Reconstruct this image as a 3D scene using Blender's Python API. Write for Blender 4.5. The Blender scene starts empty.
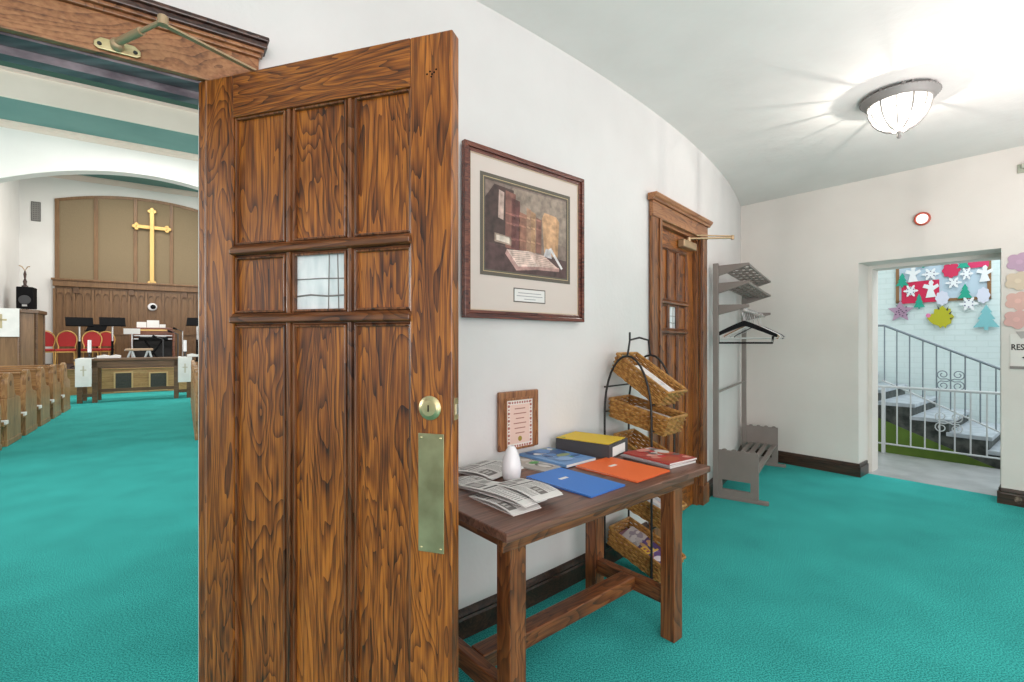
import bpy, math, random
from mathutils import Vector, Matrix
random.seed(7)
C = bpy.context.scene.collection
R = math.radians
pi = math.pi
H = 1.35            # eye height
F = 483.0           # focal length in pixels of the 1024 px wide frame

# ------------------------------------------------------------------ camera, world, lights
cam = bpy.data.cameras.new('camera'); co = bpy.data.objects.new('camera', cam); C.objects.link(co)
co.location = (0, 0, H); co.rotation_euler = (R(90), 0, 0)
cam.sensor_width = 36.0; cam.lens = F / 1024 * 36.0; cam.clip_start = 0.05; cam.clip_end = 200
bpy.context.scene.camera = co
w = bpy.data.worlds.new('world'); bpy.context.scene.world = w; w.use_nodes = True
bg = w.node_tree.nodes['Background']; bg.inputs[0].default_value = (1.0, 0.95, 0.94, 1); bg.inputs[1].default_value = 0.75
vs = bpy.context.scene.view_settings
vs.view_transform = 'Standard'; vs.look = 'None'; vs.gamma = 1.0; vs.use_curve_mapping = False; vs.exposure = 0.35

# nave axes: e runs across the aisle, n runs up the aisle to the chancel
E_ = Vector((0.827, 0.562)); N_ = Vector((-0.562, 0.827)); NAVE = math.atan2(0.562, 0.827)
def N(q, s, z=0): return Vector((E_.x*q + N_.x*s, E_.y*q + N_.y*s, z))
# back wall of the lobby: t along the wall, wv out of the room
K = Vector((2.705, 5.712)); T_ = Vector((0.632, -0.775)); W_ = Vector((0.775, 0.632)); BACK = math.atan2(-0.775, 0.632)
def B(t, wv, z=0): return Vector((K.x + T_.x*t + W_.x*wv, K.y + T_.y*t + W_.y*wv, z))

def area(name, loc, size, energy, col=(1, 1, 1), rot=(0, 0, 0), sy=None):
    l = bpy.data.lights.new(name, 'AREA'); l.energy = energy; l.color = col
    l.shape = 'RECTANGLE'; l.size = size; l.size_y = sy or size
    o = bpy.data.objects.new(name, l); C.objects.link(o); o.location = loc; o.rotation_euler = rot
    return o
area('lobby_front_fill', (1.8, -3.4, 1.7), 5.0, 148, (1, 0.91, 0.91), (R(90), 0, R(-10)), 2.2)  # large fill added behind the camera, in place of a window
area('ceiling_bounce_fill', (1.2, -0.6, 1.45), 1.8, 44, (1, 0.85, 0.85), (R(180), 0, 0))  # unseen fill added to brighten the ceiling, pink against the carpet bounce
area('lobby_far_fill', (3.15, 1.9, 1.5), 1.7, 40, (1, 0.84, 0.84), (R(180), 0, 0))  # second added fill, out of view, evens out the far ceiling
area('nave_ceiling_fill', N(-0.8, 13.75, 6.35), 1.5, 140, (1, 0.95, 0.91), (0, 0, NAVE), 1.2)  # fill added out of sight behind the beam, no fixture there
area('nave_front_fill', N(-0.8, 3.0, 4.6), 4.5, 165, (1, 0.95, 0.92), (R(90), 0, NAVE), 1.6)  # fill added above the doorway to brighten the arch wall
area('nave_left_windows', N(-9.0, 10.0, 3.6), 9.0, 210, (1, 0.97, 0.93), (R(90), 0, NAVE-R(90)), 3.0)
area('nave_left_tall_window', N(-8.6, 7.4, 2.3), 0.55, 150, (1, 0.97, 0.93), (R(90), 0, NAVE-R(90)), 2.4)
area('nave_left_tall_window', N(-8.6, 12.2, 2.3), 0.55, 150, (1, 0.97, 0.93), (R(90), 0, NAVE-R(90)), 2.4)
area('nave_right_windows', N(7.2, 11.5, 3.4), 8.0, 300, (1, 0.97, 0.93), (R(90), 0, NAVE+R(90)), 3.0)
area('chancel_ceiling_fill', N(-1.0, 17.4, 6.35), 3.0, 125, (1, 0.95, 0.88), (0, 0, NAVE), 1.6)  # unseen fill added to light the enclosed chancel
area('stairwell_window_light', B(2.6, 1.9, 3.6), 2.2, 62, (0.86, 0.96, 1.0), (0, 0, BACK))

# ------------------------------------------------------------------ pixel rays onto real planes
def onz(px, py, z):
    d = (H - z) * F / (py - 341); return Vector(((px-512)/F*d, d, z))
def on_line(px, py, p, d):           # vertical plane through p along d
    u = (px-512)/F
    # (p + k d).x = u (p + k d).y
    k = (u*p.y - p.x) / (d.x - u*d.y); y = p.y + k*d.y
    return k, H - (py-341)/F*y
def on_s(px, py, s):                 # nave plane s: -> q, z
    return on_line(px, py, N_*s, E_)
def on_w(px, py, wv):                # plane parallel to the back wall: -> t, z
    return on_line(px, py, K + W_*wv, T_)

# ------------------------------------------------------------------ materials
def mat(name, col, rough=0.5, metal=0.0, **kw):
    m = bpy.data.materials.new(name); m.use_nodes = True
    b = m.node_tree.nodes['Principled BSDF']
    b.inputs['Base Color'].default_value = (*col, 1); b.inputs['Roughness'].default_value = rough
    b.inputs['Metallic'].default_value = metal
    for k, v in kw.items():
        b.inputs[k.replace('_', ' ')].default_value = v
    return m
def nodes(m): return m.node_tree.nodes, m.node_tree.links, m.node_tree.nodes['Principled BSDF']
def ramp(ns, stops):
    r = ns.new('ShaderNodeValToRGB'); el = r.color_ramp.elements
    while len(el) < len(stops): el.new(0.5)
    for e, (p, c) in zip(el, stops): e.position = p; e.color = (*c, 1)
    return r
def noisy(name, c1, c2, scale, rough=0.6, bump=0.0, detail=4, stretch=(1, 1, 1), bscale=None, metal=0.0, lo=0.35, hi=0.65, bdist=0.01):
    m = mat(name, c1, rough, metal); ns, ls, b = nodes(m)
    tc = ns.new('ShaderNodeTexCoord'); mp = ns.new('ShaderNodeMapping'); mp.inputs['Scale'].default_value = stretch
    nz = ns.new('ShaderNodeTexNoise'); nz.inputs['Scale'].default_value = scale; nz.inputs['Detail'].default_value = detail
    rp = ramp(ns, [(lo, c1), (hi, c2)])
    ls.new(tc.outputs['Object'], mp.inputs[0]); ls.new(mp.outputs[0], nz.inputs['Vector']); ls.new(nz.outputs[0], rp.inputs[0])
    ls.new(rp.outputs[0], b.inputs['Base Color'])
    if bump:
        n2 = nz
        if bscale:
            n2 = ns.new('ShaderNodeTexNoise'); n2.inputs['Scale'].default_value = bscale; n2.inputs['Detail'].default_value = 5
            ls.new(mp.outputs[0], n2.inputs['Vector'])
        bp = ns.new('ShaderNodeBump'); bp.inputs['Strength'].default_value = bump; bp.inputs['Distance'].default_value = bdist
        ls.new(n2.outputs[0], bp.inputs['Height']); ls.new(bp.outputs[0], b.inputs['Normal'])
    return m
def wood(name, dark, mid, light, axis='Z', scale=1.0, rough=0.33, rings=26.0, coat=0.15, fig=0.18):
    m = mat(name, mid, rough, Coat_Weight=coat, Coat_Roughness=0.22); ns, ls, b = nodes(m)
    tc = ns.new('ShaderNodeTexCoord'); oi = ns.new('ShaderNodeObjectInfo')
    mp = ns.new('ShaderNodeMapping'); s = [scale, scale, scale]; s['XYZ'.index(axis)] = 0.17*scale
    mp.inputs['Scale'].default_value = s
    vm = ns.new('ShaderNodeVectorMath'); vm.operation = 'ADD'
    cm = ns.new('ShaderNodeMath'); cm.operation = 'MULTIPLY'; cm.inputs[1].default_value = 7.0
    ls.new(oi.outputs['Random'], cm.inputs[0])
    ls.new(tc.outputs['Object'], mp.inputs[0]); ls.new(mp.outputs[0], vm.inputs[0]); ls.new(cm.outputs[0], vm.inputs[1])
    n1 = ns.new('ShaderNodeTexNoise'); n1.inputs['Scale'].default_value = 4.2; n1.inputs['Detail'].default_value = 3.0
    n1.inputs['Distortion'].default_value = 0.6
    ls.new(vm.outputs[0], n1.inputs['Vector'])
    mu = ns.new('ShaderNodeMath'); mu.operation = 'MULTIPLY'; mu.inputs[1].default_value = rings
    fr_ = ns.new('ShaderNodeMath'); fr_.operation = 'FRACT'; sn = ns.new('ShaderNodeMath'); sn.operation = 'POWER'; sn.inputs[1].default_value = 2.5
    ls.new(n1.outputs[0], mu.inputs[0]); ls.new(mu.outputs[0], fr_.inputs[0]); ls.new(fr_.outputs[0], sn.inputs[0])
    mp2 = ns.new('ShaderNodeMapping'); s2 = [1, 1, 1]; s2['XYZ'.index(axis)] = 0.035
    mp2.inputs['Scale'].default_value = s2; ls.new(tc.outputs['Object'], mp2.inputs[0])
    n2 = ns.new('ShaderNodeTexNoise'); n2.inputs['Scale'].default_value = 190.0*scale; n2.inputs['Detail'].default_value = 4
    ls.new(mp2.outputs[0], n2.inputs['Vector'])
    n4 = ns.new('ShaderNodeTexNoise'); n4.inputs['Scale'].default_value = 75.0*scale; n4.inputs['Detail'].default_value = 3
    ls.new(mp2.outputs[0], n4.inputs['Vector'])
    n3 = ns.new('ShaderNodeTexNoise'); n3.inputs['Scale'].default_value = 7.0; n3.inputs['Detail'].default_value = 4; n3.inputs['Distortion'].default_value = 1.2
    ls.new(vm.outputs[0], n3.inputs['Vector'])
    def m2(op, a, bb):
        x = ns.new('ShaderNodeMath'); x.operation = op
        for i, v in enumerate((a, bb)):
            if isinstance(v, (int, float)): x.inputs[i].default_value = v
            else: ls.new(v, x.inputs[i])
        return x.outputs[0]
    v = m2('SUBTRACT', m2('ADD', m2('ADD', m2('MULTIPLY', n2.outputs[0], 0.42), m2('MULTIPLY', n4.outputs[0], 0.34)), m2('MULTIPLY', n3.outputs[0], 0.36)), m2('MULTIPLY', m2('SUBTRACT', sn.outputs[0], 0.28), fig))
    rp = ramp(ns, [(0.37, dark), (0.53, mid), (0.70, light)])
    ls.new(v, rp.inputs[0]); ls.new(rp.outputs[0], b.inputs['Base Color'])
    bp = ns.new('ShaderNodeBump'); bp.inputs['Strength'].default_value = 0.12; bp.inputs['Distance'].default_value = 0.004
    ls.new(v, bp.inputs['Height']); ls.new(bp.outputs[0], b.inputs['Normal'])
    return m
def printed(name, rough=0.45):
    m = mat(name, (1, 1, 1), rough); ns, ls, b = nodes(m)
    a = ns.new('ShaderNodeVertexColor'); a.layer_name = 'Col'; ls.new(a.outputs[0], b.inputs['Base Color'])
    return m

OD, OM, OL = (0.022, 0.0055, 0.0018), (0.165, 0.045, 0.0065), (0.42, 0.140, 0.018)
M_door = wood('oak_upright', OD, OM, OL, 'Z', 1.3)
M_doorx = wood('oak_level', OD, OM, OL, 'X', 1.3)
M_mould = wood('oak_moulding', (0.022, 0.007, 0.003), (0.115, 0.038, 0.012), (0.24, 0.09, 0.032), 'Z', 1.0, 0.28)
M_mouldx = wood('oak_moulding_level', (0.022, 0.007, 0.003), (0.115, 0.038, 0.012), (0.24, 0.09, 0.032), 'X', 1.0, 0.28)
M_trimx = wood('walnut_trim_level', (0.10, 0.036, 0.013), (0.25, 0.098, 0.036), (0.38, 0.17, 0.07), 'X', 0.7, 0.4)
M_trim = wood('walnut_trim', (0.03, 0.011, 0.005), (0.13, 0.045, 0.014), (0.30, 0.115, 0.034), 'Z', 0.7, 0.38)
M_crown = wood('dark_crown_wood', (0.012, 0.006, 0.006), (0.04, 0.018, 0.014), (0.10, 0.045, 0.03), 'X', 0.7, 0.3)
M_table = wood('table_wood', (0.030, 0.009, 0.004), (0.125, 0.037, 0.011), (0.26, 0.088, 0.026), 'X', 1.1, 0.38)
M_tablez = wood('table_leg_wood', (0.030, 0.009, 0.004), (0.135, 0.040, 0.011), (0.28, 0.094, 0.026), 'Z', 1.1, 0.38)
M_tabley = wood('table_cross_wood', (0.030, 0.009, 0.004), (0.125, 0.037, 0.011), (0.26, 0.088, 0.026), 'Y', 1.1, 0.38)
M_top = wood('table_top_wood', (0.055, 0.022, 0.013), (0.125, 0.053, 0.033), (0.20, 0.09, 0.058), 'X', 0.8, 0.42)
M_base = wood('baseboard_wood', (0.012, 0.007, 0.005), (0.032, 0.016, 0.010), (0.07, 0.034, 0.02), 'X', 0.8, 0.35)
M_pew = wood('pew_oak', (0.10, 0.046, 0.016), (0.28, 0.138, 0.05), (0.45, 0.25, 0.10), 'Z', 0.8, 0.45, fig=0.13)
M_pewx = wood('pew_oak_level', (0.10, 0.046, 0.016), (0.28, 0.138, 0.05), (0.45, 0.25, 0.10), 'X', 0.8, 0.45, fig=0.08)
M_chancel = wood('chancel_oak', (0.12, 0.06, 0.024), (0.19, 0.098, 0.040), (0.26, 0.14, 0.06), 'Z', 0.5, 0.5, fig=0.06)
M_alt = wood('communion_table_oak', (0.05, 0.024, 0.010), (0.11, 0.053, 0.021), (0.18, 0.09, 0.038), 'X', 0.6, 0.45, fig=0.06)
M_plat = wood('platform_front_oak', (0.27, 0.135, 0.05), (0.42, 0.22, 0.085), (0.56, 0.33, 0.14), 'X', 0.6, 0.45, fig=0.08)
M_frame = wood('picture_frame_wood', (0.03, 0.007, 0.005), (0.10, 0.026, 0.017), (0.20, 0.06, 0.035), 'X', 1.0, 0.22)
M_plaque = wood('plaque_wood', (0.10, 0.035, 0.012), (0.22, 0.085, 0.03), (0.36, 0.16, 0.06), 'Z', 1.0, 0.3)

M_wall = noisy('lobby_plaster', (0.625, 0.612, 0.60), (0.68, 0.667, 0.655), 1.6, 0.75, 0.25, 4, bscale=38, bdist=0.004)
M_back = noisy('lobby_back_plaster', (0.66, 0.625, 0.58), (0.72, 0.685, 0.64), 1.2, 0.75, 0.25, 4, bscale=30, bdist=0.004)
M_ceil = noisy('swirled_plaster', (0.74, 0.715, 0.69), (0.79, 0.765, 0.74), 2.0, 0.85, 0.22, 5, bscale=16, bdist=0.012)
M_white = noisy('nave_white_plaster', (0.76, 0.75, 0.73), (0.81, 0.80, 0.78), 1.0, 0.8)
M_cream = noisy('nave_cream_plaster', (0.72, 0.66, 0.58), (0.77, 0.71, 0.63), 1.0, 0.8)
M_pink = noisy('nave_blush_moulding', (0.66, 0.56, 0.49), (0.72, 0.62, 0.55), 1.0, 0.7)
M_teal = noisy('nave_teal_paint', (0.10, 0.24, 0.225), (0.13, 0.28, 0.26), 0.8, 0.7)
M_teal_shade = mat('nave_shaded_teal', (0.012, 0.075, 0.055), 0.6)  # shade on the nearer teal ceiling put into a darker colour
M_slate = noisy('weathered_grey_stop', (0.09, 0.07, 0.085), (0.32, 0.265, 0.29), 14, 0.75, 0.2, stretch=(0.2, 1, 1))
M_carpet = noisy('teal_carpet', (0.012, 0.21, 0.20), (0.075, 0.56, 0.525), 170, 0.95, 0.35, 2, bscale=260, bdist=0.004, lo=0.36, hi=0.64)
_ns, _ls, _b = nodes(M_carpet); _b.inputs['Specular IOR Level'].default_value = 0.1
_n = _ns.new('ShaderNodeTexNoise'); _n.inputs['Scale'].default_value = 2.6; _n.inputs['Detail'].default_value = 5
_tc = _ns.new('ShaderNodeTexCoord'); _ls.new(_tc.outputs['Object'], _n.inputs['Vector'])
_mr = _ns.new('ShaderNodeMapRange'); _mr.inputs['From Min'].default_value = 0.3; _mr.inputs['From Max'].default_value = 0.7; _mr.inputs['To Min'].default_value = 0.88; _mr.inputs['To Max'].default_value = 1.1
_v = _ns.new('ShaderNodeVectorMath'); _v.operation = 'SCALE'; _rp = [n for n in _ns if n.bl_idname == 'ShaderNodeValToRGB'][0]
_ls.new(_n.outputs[0], _mr.inputs[0]); _ls.new(_mr.outputs[0], _v.inputs['Scale']); _ls.new(_rp.outputs[0], _v.inputs[0]); _ls.new(_v.outputs[0], _b.inputs['Base Color'])
M_conc = noisy('polished_concrete', (0.34, 0.36, 0.37), (0.45, 0.47, 0.48), 5, 0.3)
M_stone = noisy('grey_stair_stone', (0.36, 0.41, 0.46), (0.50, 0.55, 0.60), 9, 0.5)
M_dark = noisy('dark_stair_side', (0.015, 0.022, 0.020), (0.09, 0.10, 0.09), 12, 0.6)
M_green = noisy('moss_green_paint', (0.075, 0.15, 0.014), (0.11, 0.20, 0.022), 6, 0.7)
M_brass = noisy('aged_brass', (0.45, 0.38, 0.20), (0.66, 0.57, 0.34), 20, 0.4, metal=0.9)
M_plate = noisy('tarnished_brass', (0.25, 0.22, 0.12), (0.42, 0.39, 0.23), 9, 0.48, metal=0.75)
M_bronze = mat('polished_bronze', (0.50, 0.36, 0.22), 0.5, 0.85)
M_steel = mat('brushed_steel', (0.55, 0.55, 0.54), 0.3, 1.0)
M_iron = mat('black_iron', (0.012, 0.010, 0.010), 0.45)
M_black = mat('black_plastic', (0.008, 0.008, 0.009), 0.9, Specular_IOR_Level=0.15)
M_greyp = mat('charcoal_board', (0.06, 0.06, 0.065), 0.6)
M_rack = noisy('taupe_rack_enamel', (0.19, 0.162, 0.145), (0.215, 0.187, 0.168), 4, 0.45)
M_rail = mat('white_rail_enamel', (0.60, 0.64, 0.66), 0.35)
M_grail = mat('grey_rail_enamel', (0.22, 0.27, 0.31), 0.4)
M_paper = mat('white_paper', (0.80, 0.79, 0.77), 0.7)
M_porc = mat('white_porcelain', (0.82, 0.82, 0.84), 0.25)
M_cloth = noisy('white_linen', (0.74, 0.73, 0.71), (0.82, 0.81, 0.79), 6, 0.85)
M_red = mat('red_upholstery', (0.40, 0.022, 0.022), 0.7)
M_gold = mat('gold_paint', (0.68, 0.44, 0.15), 0.35, 0.35)
M_chgold = mat('gilt_chair_frame', (0.66, 0.40, 0.12), 0.35, 0.4)
M_fabric = noisy('tan_speaker_cloth', (0.235, 0.175, 0.105), (0.27, 0.205, 0.125), 60, 0.9)
M_print = printed('printed_colours')
M_printm = printed('matte_printed_colours', 0.75)
M_wick = noisy('wicker_strand', (0.25, 0.105, 0.022), (0.50, 0.26, 0.07), 45, 0.55)
M_lgrey = mat('lamp_metal', (0.26, 0.25, 0.24), 0.5, 0.2)
M_wire = mat('galvanised_wire', (0.45, 0.46, 0.46), 0.35, 0.8)
M_redrim = mat('red_enamel', (0.48, 0.085, 0.05), 0.4)
M_clear = mat('frosted_clear_plastic', (0.72, 0.72, 0.70), 0.25)
M_grille = noisy('dark_grille_cloth', (0.045, 0.042, 0.035), (0.075, 0.07, 0.06), 90, 0.8)
M_pane = noisy('pane_reflection', (0.56, 0.62, 0.64), (0.80, 0.83, 0.84), 7, 0.12, stretch=(3, 1, 1))  # bright window reflection put into the colour of the pane
M_refl_came = mat('reflected_came', (0.20, 0.19, 0.18), 0.5, 0.3)

def brick_mat():
    m = mat('white_painted_brick', (0.75, 0.82, 0.83), 0.6); ns, ls, b = nodes(m)
    tc = ns.new('ShaderNodeTexCoord'); mp = ns.new('ShaderNodeMapping'); mp.inputs['Rotation'].default_value = (R(90), 0, 0)
    br = ns.new('ShaderNodeTexBrick'); br.inputs['Color1'].default_value = (0.66, 0.775, 0.775, 1); br.inputs['Color2'].default_value = (0.68, 0.79, 0.79, 1)
    br.inputs['Mortar'].default_value = (0.635, 0.745, 0.745, 1); br.inputs['Scale'].default_value = 1.0
    br.inputs['Brick Width'].default_value = 0.21; br.inputs['Row Height'].default_value = 0.075; br.inputs['Mortar Size'].default_value = 0.006
    ls.new(tc.outputs['Object'], mp.inputs[0]); ls.new(mp.outputs[0], br.inputs['Vector']); ls.new(br.outputs['Color'], b.inputs['Base Color'])
    bp = ns.new('ShaderNodeBump'); bp.inputs['Strength'].default_value = 0.6; bp.inputs['Distance'].default_value = 0.01; bp.invert = True
    ls.new(br.outputs['Fac'], bp.inputs['Height']); ls.new(bp.outputs[0], b.inputs['Normal'])
    return m
M_brick = brick_mat()
def lamp_glass():
    m = bpy.data.materials.new('glowing_marbled_glass'); m.use_nodes = True; ns, ls = m.node_tree.nodes, m.node_tree.links
    ns.clear(); o = ns.new('ShaderNodeOutputMaterial'); e = ns.new('ShaderNodeEmission'); t = ns.new('ShaderNodeBsdfTranslucent'); t.inputs[0].default_value = (0.2, 0.19, 0.18, 1); a = ns.new('ShaderNodeAddShader')
    e.inputs[0].default_value = (1, 0.96, 0.90, 1); e.inputs[1].default_value = 0.55
    tr = ns.new('ShaderNodeBsdfTransparent'); mx = ns.new('ShaderNodeMixShader'); mx.inputs[0].default_value = 0.55
    ls.new(e.outputs[0], a.inputs[0]); ls.new(t.outputs[0], a.inputs[1])
    ls.new(tr.outputs[0], mx.inputs[1]); ls.new(a.outputs[0], mx.inputs[2]); ls.new(mx.outputs[0], o.inputs[0])
    return m
M_glow = lamp_glass()
def emis(name, col, s):
    m = mat(name, col, 0.4); b = m.node_tree.nodes['Principled BSDF']
    b.inputs['Emission Color'].default_value = (*col, 1); b.inputs['Emission Strength'].default_value = s
    return m
M_lit = emis('lit_white_lens', (1, 0.97, 0.93), 1.2)

# ------------------------------------------------------------------ mesh builder
class MB:
    def __init__(s): s.v = []; s.f = []; s.c = []; s.smooth = []
    def add(s, vs, fs, col=(0.8, 0.8, 0.8), M=None, smooth=False):
        o = len(s.v)
        s.v += [tuple(M @ Vector(p)) if M else tuple(p) for p in vs]
        for f in fs: s.f.append([i+o for i in f]); s.c.append(col); s.smooth.append(smooth)
        return s
    def box(s, x0, x1, y0, y1, z0, z1, col=(0.8, 0.8, 0.8), M=None):
        vs = [(x, y, z) for z in (z0, z1) for y in (y0, y1) for x in (x0, x1)]
        return s.add(vs, [(0, 2, 3, 1), (4, 5, 7, 6), (0, 1, 5, 4), (2, 6, 7, 3), (0, 4, 6, 2), (1, 3, 7, 5)], col, M)
    def prism(s, poly, axis, a, b, col=(0.8, 0.8, 0.8), M=None):
        # poly in the two other axes; extruded along axis from a to b
        n = len(poly)
        def P(u, v, k): return {'x': (k, u, v), 'y': (u, k, v), 'z': (u, v, k)}[axis]
        vs = [P(u, v, a) for u, v in poly] + [P(u, v, b) for u, v in poly]
        fs = [tuple(range(n)), tuple(range(2*n-1, n-1, -1))] + [(i, i+n, (i+1) % n+n, (i+1) % n) for i in range(n)]
        return s.add(vs, fs, col, M)
    def tube(s, pts, r, n=8, closed=False, col=(0.8, 0.8, 0.8), M=None):
        pts = [Vector(p) for p in pts]; m = len(pts); vs = []; fs = []
        prev = None
        for i, p in enumerate(pts):
            if closed: d = pts[(i+1) % m] - pts[i-1]
            else: d = pts[min(i+1, m-1)] - pts[max(i-1, 0)]
            d.normalize()
            if prev is None:
                a = Vector((0, 0, 1)) if abs(d.z) < 0.9 else Vector((1, 0, 0))
            else: a = prev
            u = (a - d*a.dot(d)).normalized(); prev = u; v = d.cross(u)
            rr = r[i] if isinstance(r, (list, tuple)) else r
            for k in range(n):
                t = 2*pi*k/n; vs.append(p + u*math.cos(t)*rr + v*math.sin(t)*rr)
        for i in range(m if closed else m-1):
            for k in range(n):
                a, b = i*n+k, i*n+(k+1) % n; j = (i+1) % m
                fs.append((a, b, j*n+(k+1) % n, j*n+k))
        if not closed: fs += [tuple(range(n-1, -1, -1)), tuple((m-1)*n+k for k in range(n))]
        return s.add(vs, fs, col, M, True)
    def lathe(s, prof, n=28, col=(0.8, 0.8, 0.8), M=None):
        vs = []; fs = []; m = len(prof)
        for r, z in prof:
            for k in range(n):
                t = 2*pi*k/n; vs.append((r*math.cos(t), r*math.sin(t), z))
        for i in range(m-1):
            for k in range(n):
                fs.append((i*n+k, i*n+(k+1) % n, (i+1)*n+(k+1) % n, (i+1)*n+k))
        if prof[0][0] > 1e-5: fs.append(tuple(range(n-1, -1, -1)))
        if prof[-1][0] > 1e-5: fs.append(tuple((m-1)*n+k for k in range(n)))
        return s.add(vs, fs, col, M, True)
    def build(s, name, m, parent=None, bevel=0.0, loc=None, rotz=0.0, seg=2):
        me = bpy.data.meshes.new(name); me.from_pydata(s.v, [], s.f)
        ca = me.color_attributes.new('Col', 'FLOAT_COLOR', 'CORNER')
        i = 0
        for p, c in zip(me.polygons, s.c):
            for li in p.loop_indices: ca.data[li].color = (*c, 1)
        me.polygons.foreach_set('use_smooth', s.smooth)
        if any(s.smooth): me.set_sharp_from_angle(angle=R(50))
        me.materials.append(m); me.validate(); me.update()
        import bmesh
        bm = bmesh.new(); bm.from_mesh(me); bmesh.ops.recalc_face_normals(bm, faces=bm.faces); bm.to_mesh(me); bm.free()
        o = bpy.data.objects.new(name, me); C.objects.link(o)
        if parent: o.parent = parent
        if loc is not None: o.location = loc
        o.rotation_euler = (0, 0, rotz)
        if bevel:
            b = o.modifiers.new('bevel', 'BEVEL'); b.width = bevel; b.segments = seg; b.limit_method = 'ANGLE'; b.angle_limit = R(40)
        return o

def tag(o, label, cat, group=None, kind=None):
    o['label'] = label; o['category'] = cat
    if group: o['group'] = group
    if kind: o['kind'] = kind
    return o
def thing(name, label, cat, loc=(0, 0, 0), rotz=0.0, group=None, kind=None, rot=None):
    o = bpy.data.objects.new(name, None); C.objects.link(o); o.empty_display_size = 0.1
    o.location = loc; o.rotation_euler = rot or (0, 0, rotz)
    return tag(o, label, cat, group, kind)
def dup(root, loc, rotz=None, label=None, rot=None):
    def cp(o, par):
        c = o.copy(); C.objects.link(c); c.parent = par
        for ch in list(o.children): cp(ch, c)
        return c
    r = cp(root, None); r.location = loc
    if rotz is not None: r.rotation_euler = (0, 0, rotz)
    if rot is not None: r.rotation_euler = rot
    if label: r['label'] = label
    return r
def struct(o, label, cat): return tag(o, label, cat, kind='structure')
def Mx(loc=(0, 0, 0), rz=0, rx=0, ry=0):
    return Matrix.Translation(loc) @ Matrix.Rotation(rz, 4, 'Z') @ Matrix.Rotation(ry, 4, 'Y') @ Matrix.Rotation(rx, 4, 'X')
def text_into(mb, s, size, M, col, depth=0.0012, align='LEFT'):
    cu = bpy.data.curves.new('letters', 'FONT'); cu.body = s; cu.size = size; cu.extrude = depth; cu.align_x = align
    cu.resolution_u = 3; cu.offset = size*0.022
    o = bpy.data.objects.new('letters', cu); C.objects.link(o)
    dg = bpy.context.evaluated_depsgraph_get(); me = bpy.data.meshes.new_from_object(o.evaluated_get(dg))
    mb.add([v.co for v in me.vertices], [tuple(p.vertices) for p in me.polygons], col, M)
    bpy.data.objects.remove(o); bpy.data.meshes.remove(me)
def circle(cx, cy, r, n=20, a0=0, a1=2*pi, ry=None):
    ry = ry or r
    return [(cx + r*math.cos(a0+(a1-a0)*i/n), cy + ry*math.sin(a0+(a1-a0)*i/n)) for i in range(n if abs(a1-a0-2*pi) < 1e-6 else n+1)]

# ------------------------------------------------------------------ curved lobby wall
CC = Vector((-8.206, 11.861)); RR = 12.525
def wp(a, off=0.0, z=0.0):           # a in degrees; off > 0 is into the lobby
    return Vector((CC.x + (RR+off)*math.cos(R(a)), CC.y + (RR+off)*math.sin(R(a)), z))
def wa(px, off=0.0):                 # angle at which the wall crosses pixel column px
    u = (px-512)/F; lo, hi = -60.0, -29.0
    for _ in range(60):
        m = (lo+hi)/2; p = wp(m, off)
        if p.x/p.y < u: lo = m
        else: hi = m
    return (lo+hi)/2
def whead(a): return R(a+90)         # heading of the wall, to the far end
CEIL = 2.94
def arc_slab(mb, a0, a1, o0, o1, z0, z1, n=None):
    n = n or max(2, int(abs(a1-a0)/0.8)); vs = []; fs = []
    for i in range(n+1):
        a = a0 + (a1-a0)*i/n
        vs += [wp(a, o0, z0), wp(a, o1, z0), wp(a, o1, z1), wp(a, o0, z1)]
    for i in range(n):
        b = i*4
        for k in range(4): fs.append((b+k, b+(k+1) % 4, b+4+(k+1) % 4, b+4+k))
    fs += [(0, 1, 2, 3), (n*4+3, n*4+2, n*4+1, n*4)]
    return mb.add(vs, fs)
HINGE = Vector((-1.037, 1.596)); A_H = -55.05; A_L = -63.2
A_D0, A_D1 = wa(657), wa(698.0)      # opening of the closed door
A_K = -29.4
wl = MB()
arc_slab(wl, A_H, A_D0, -0.12, 0, 0, CEIL)
arc_slab(wl, A_D1, A_K, -0.12, 0, 0, CEIL)
arc_slab(wl, A_D0, A_D1, -0.12, 0, 2.215, CEIL)
arc_slab(wl, A_L, A_H, -0.12, 0, 2.215, CEIL)
arc_slab(wl, -75, A_L, -0.12, 0, 0, CEIL)
struct(wl.build('wall_left', M_wall), 'curved white plaster lobby wall with picture and wooden doors', 'wall')

# floor: one carpet through lobby and nave
fl = MB()
fl.add([(-16, -4, 0), (7, -4, 0), (7, 2.0, 0), B(3.9, 0.22), B(1.0, 0.22), B(1.0, 0.02), B(-0.3, 0.02), N(6, 16.1), N(-9, 16.1), (-25, 8, 0)], [tuple(range(10))])
struct(fl.build('floor', M_carpet), 'teal cut-pile carpet covering lobby and church aisle', 'floor')

# ceiling of the lobby
ce = MB(); pts = [wp(-75+i*(A_K+75)/30, 0.0, CEIL) for i in range(31)]
pts += [B(4.6, 0, CEIL), Vector((6.6, -4, CEIL)), Vector((-4, -4, CEIL))]
n = len(pts)
ce.add(pts + [p+Vector((0, 0, 0.1)) for p in pts], [tuple(range(n)), tuple(range(2*n-1, n-1, -1))] + [(i, (i+1) % n, (i+1) % n+n, i+n) for i in range(n)])
struct(ce.build('ceiling', M_ceil), 'off-white swirled plaster lobby ceiling', 'ceiling')

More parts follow.
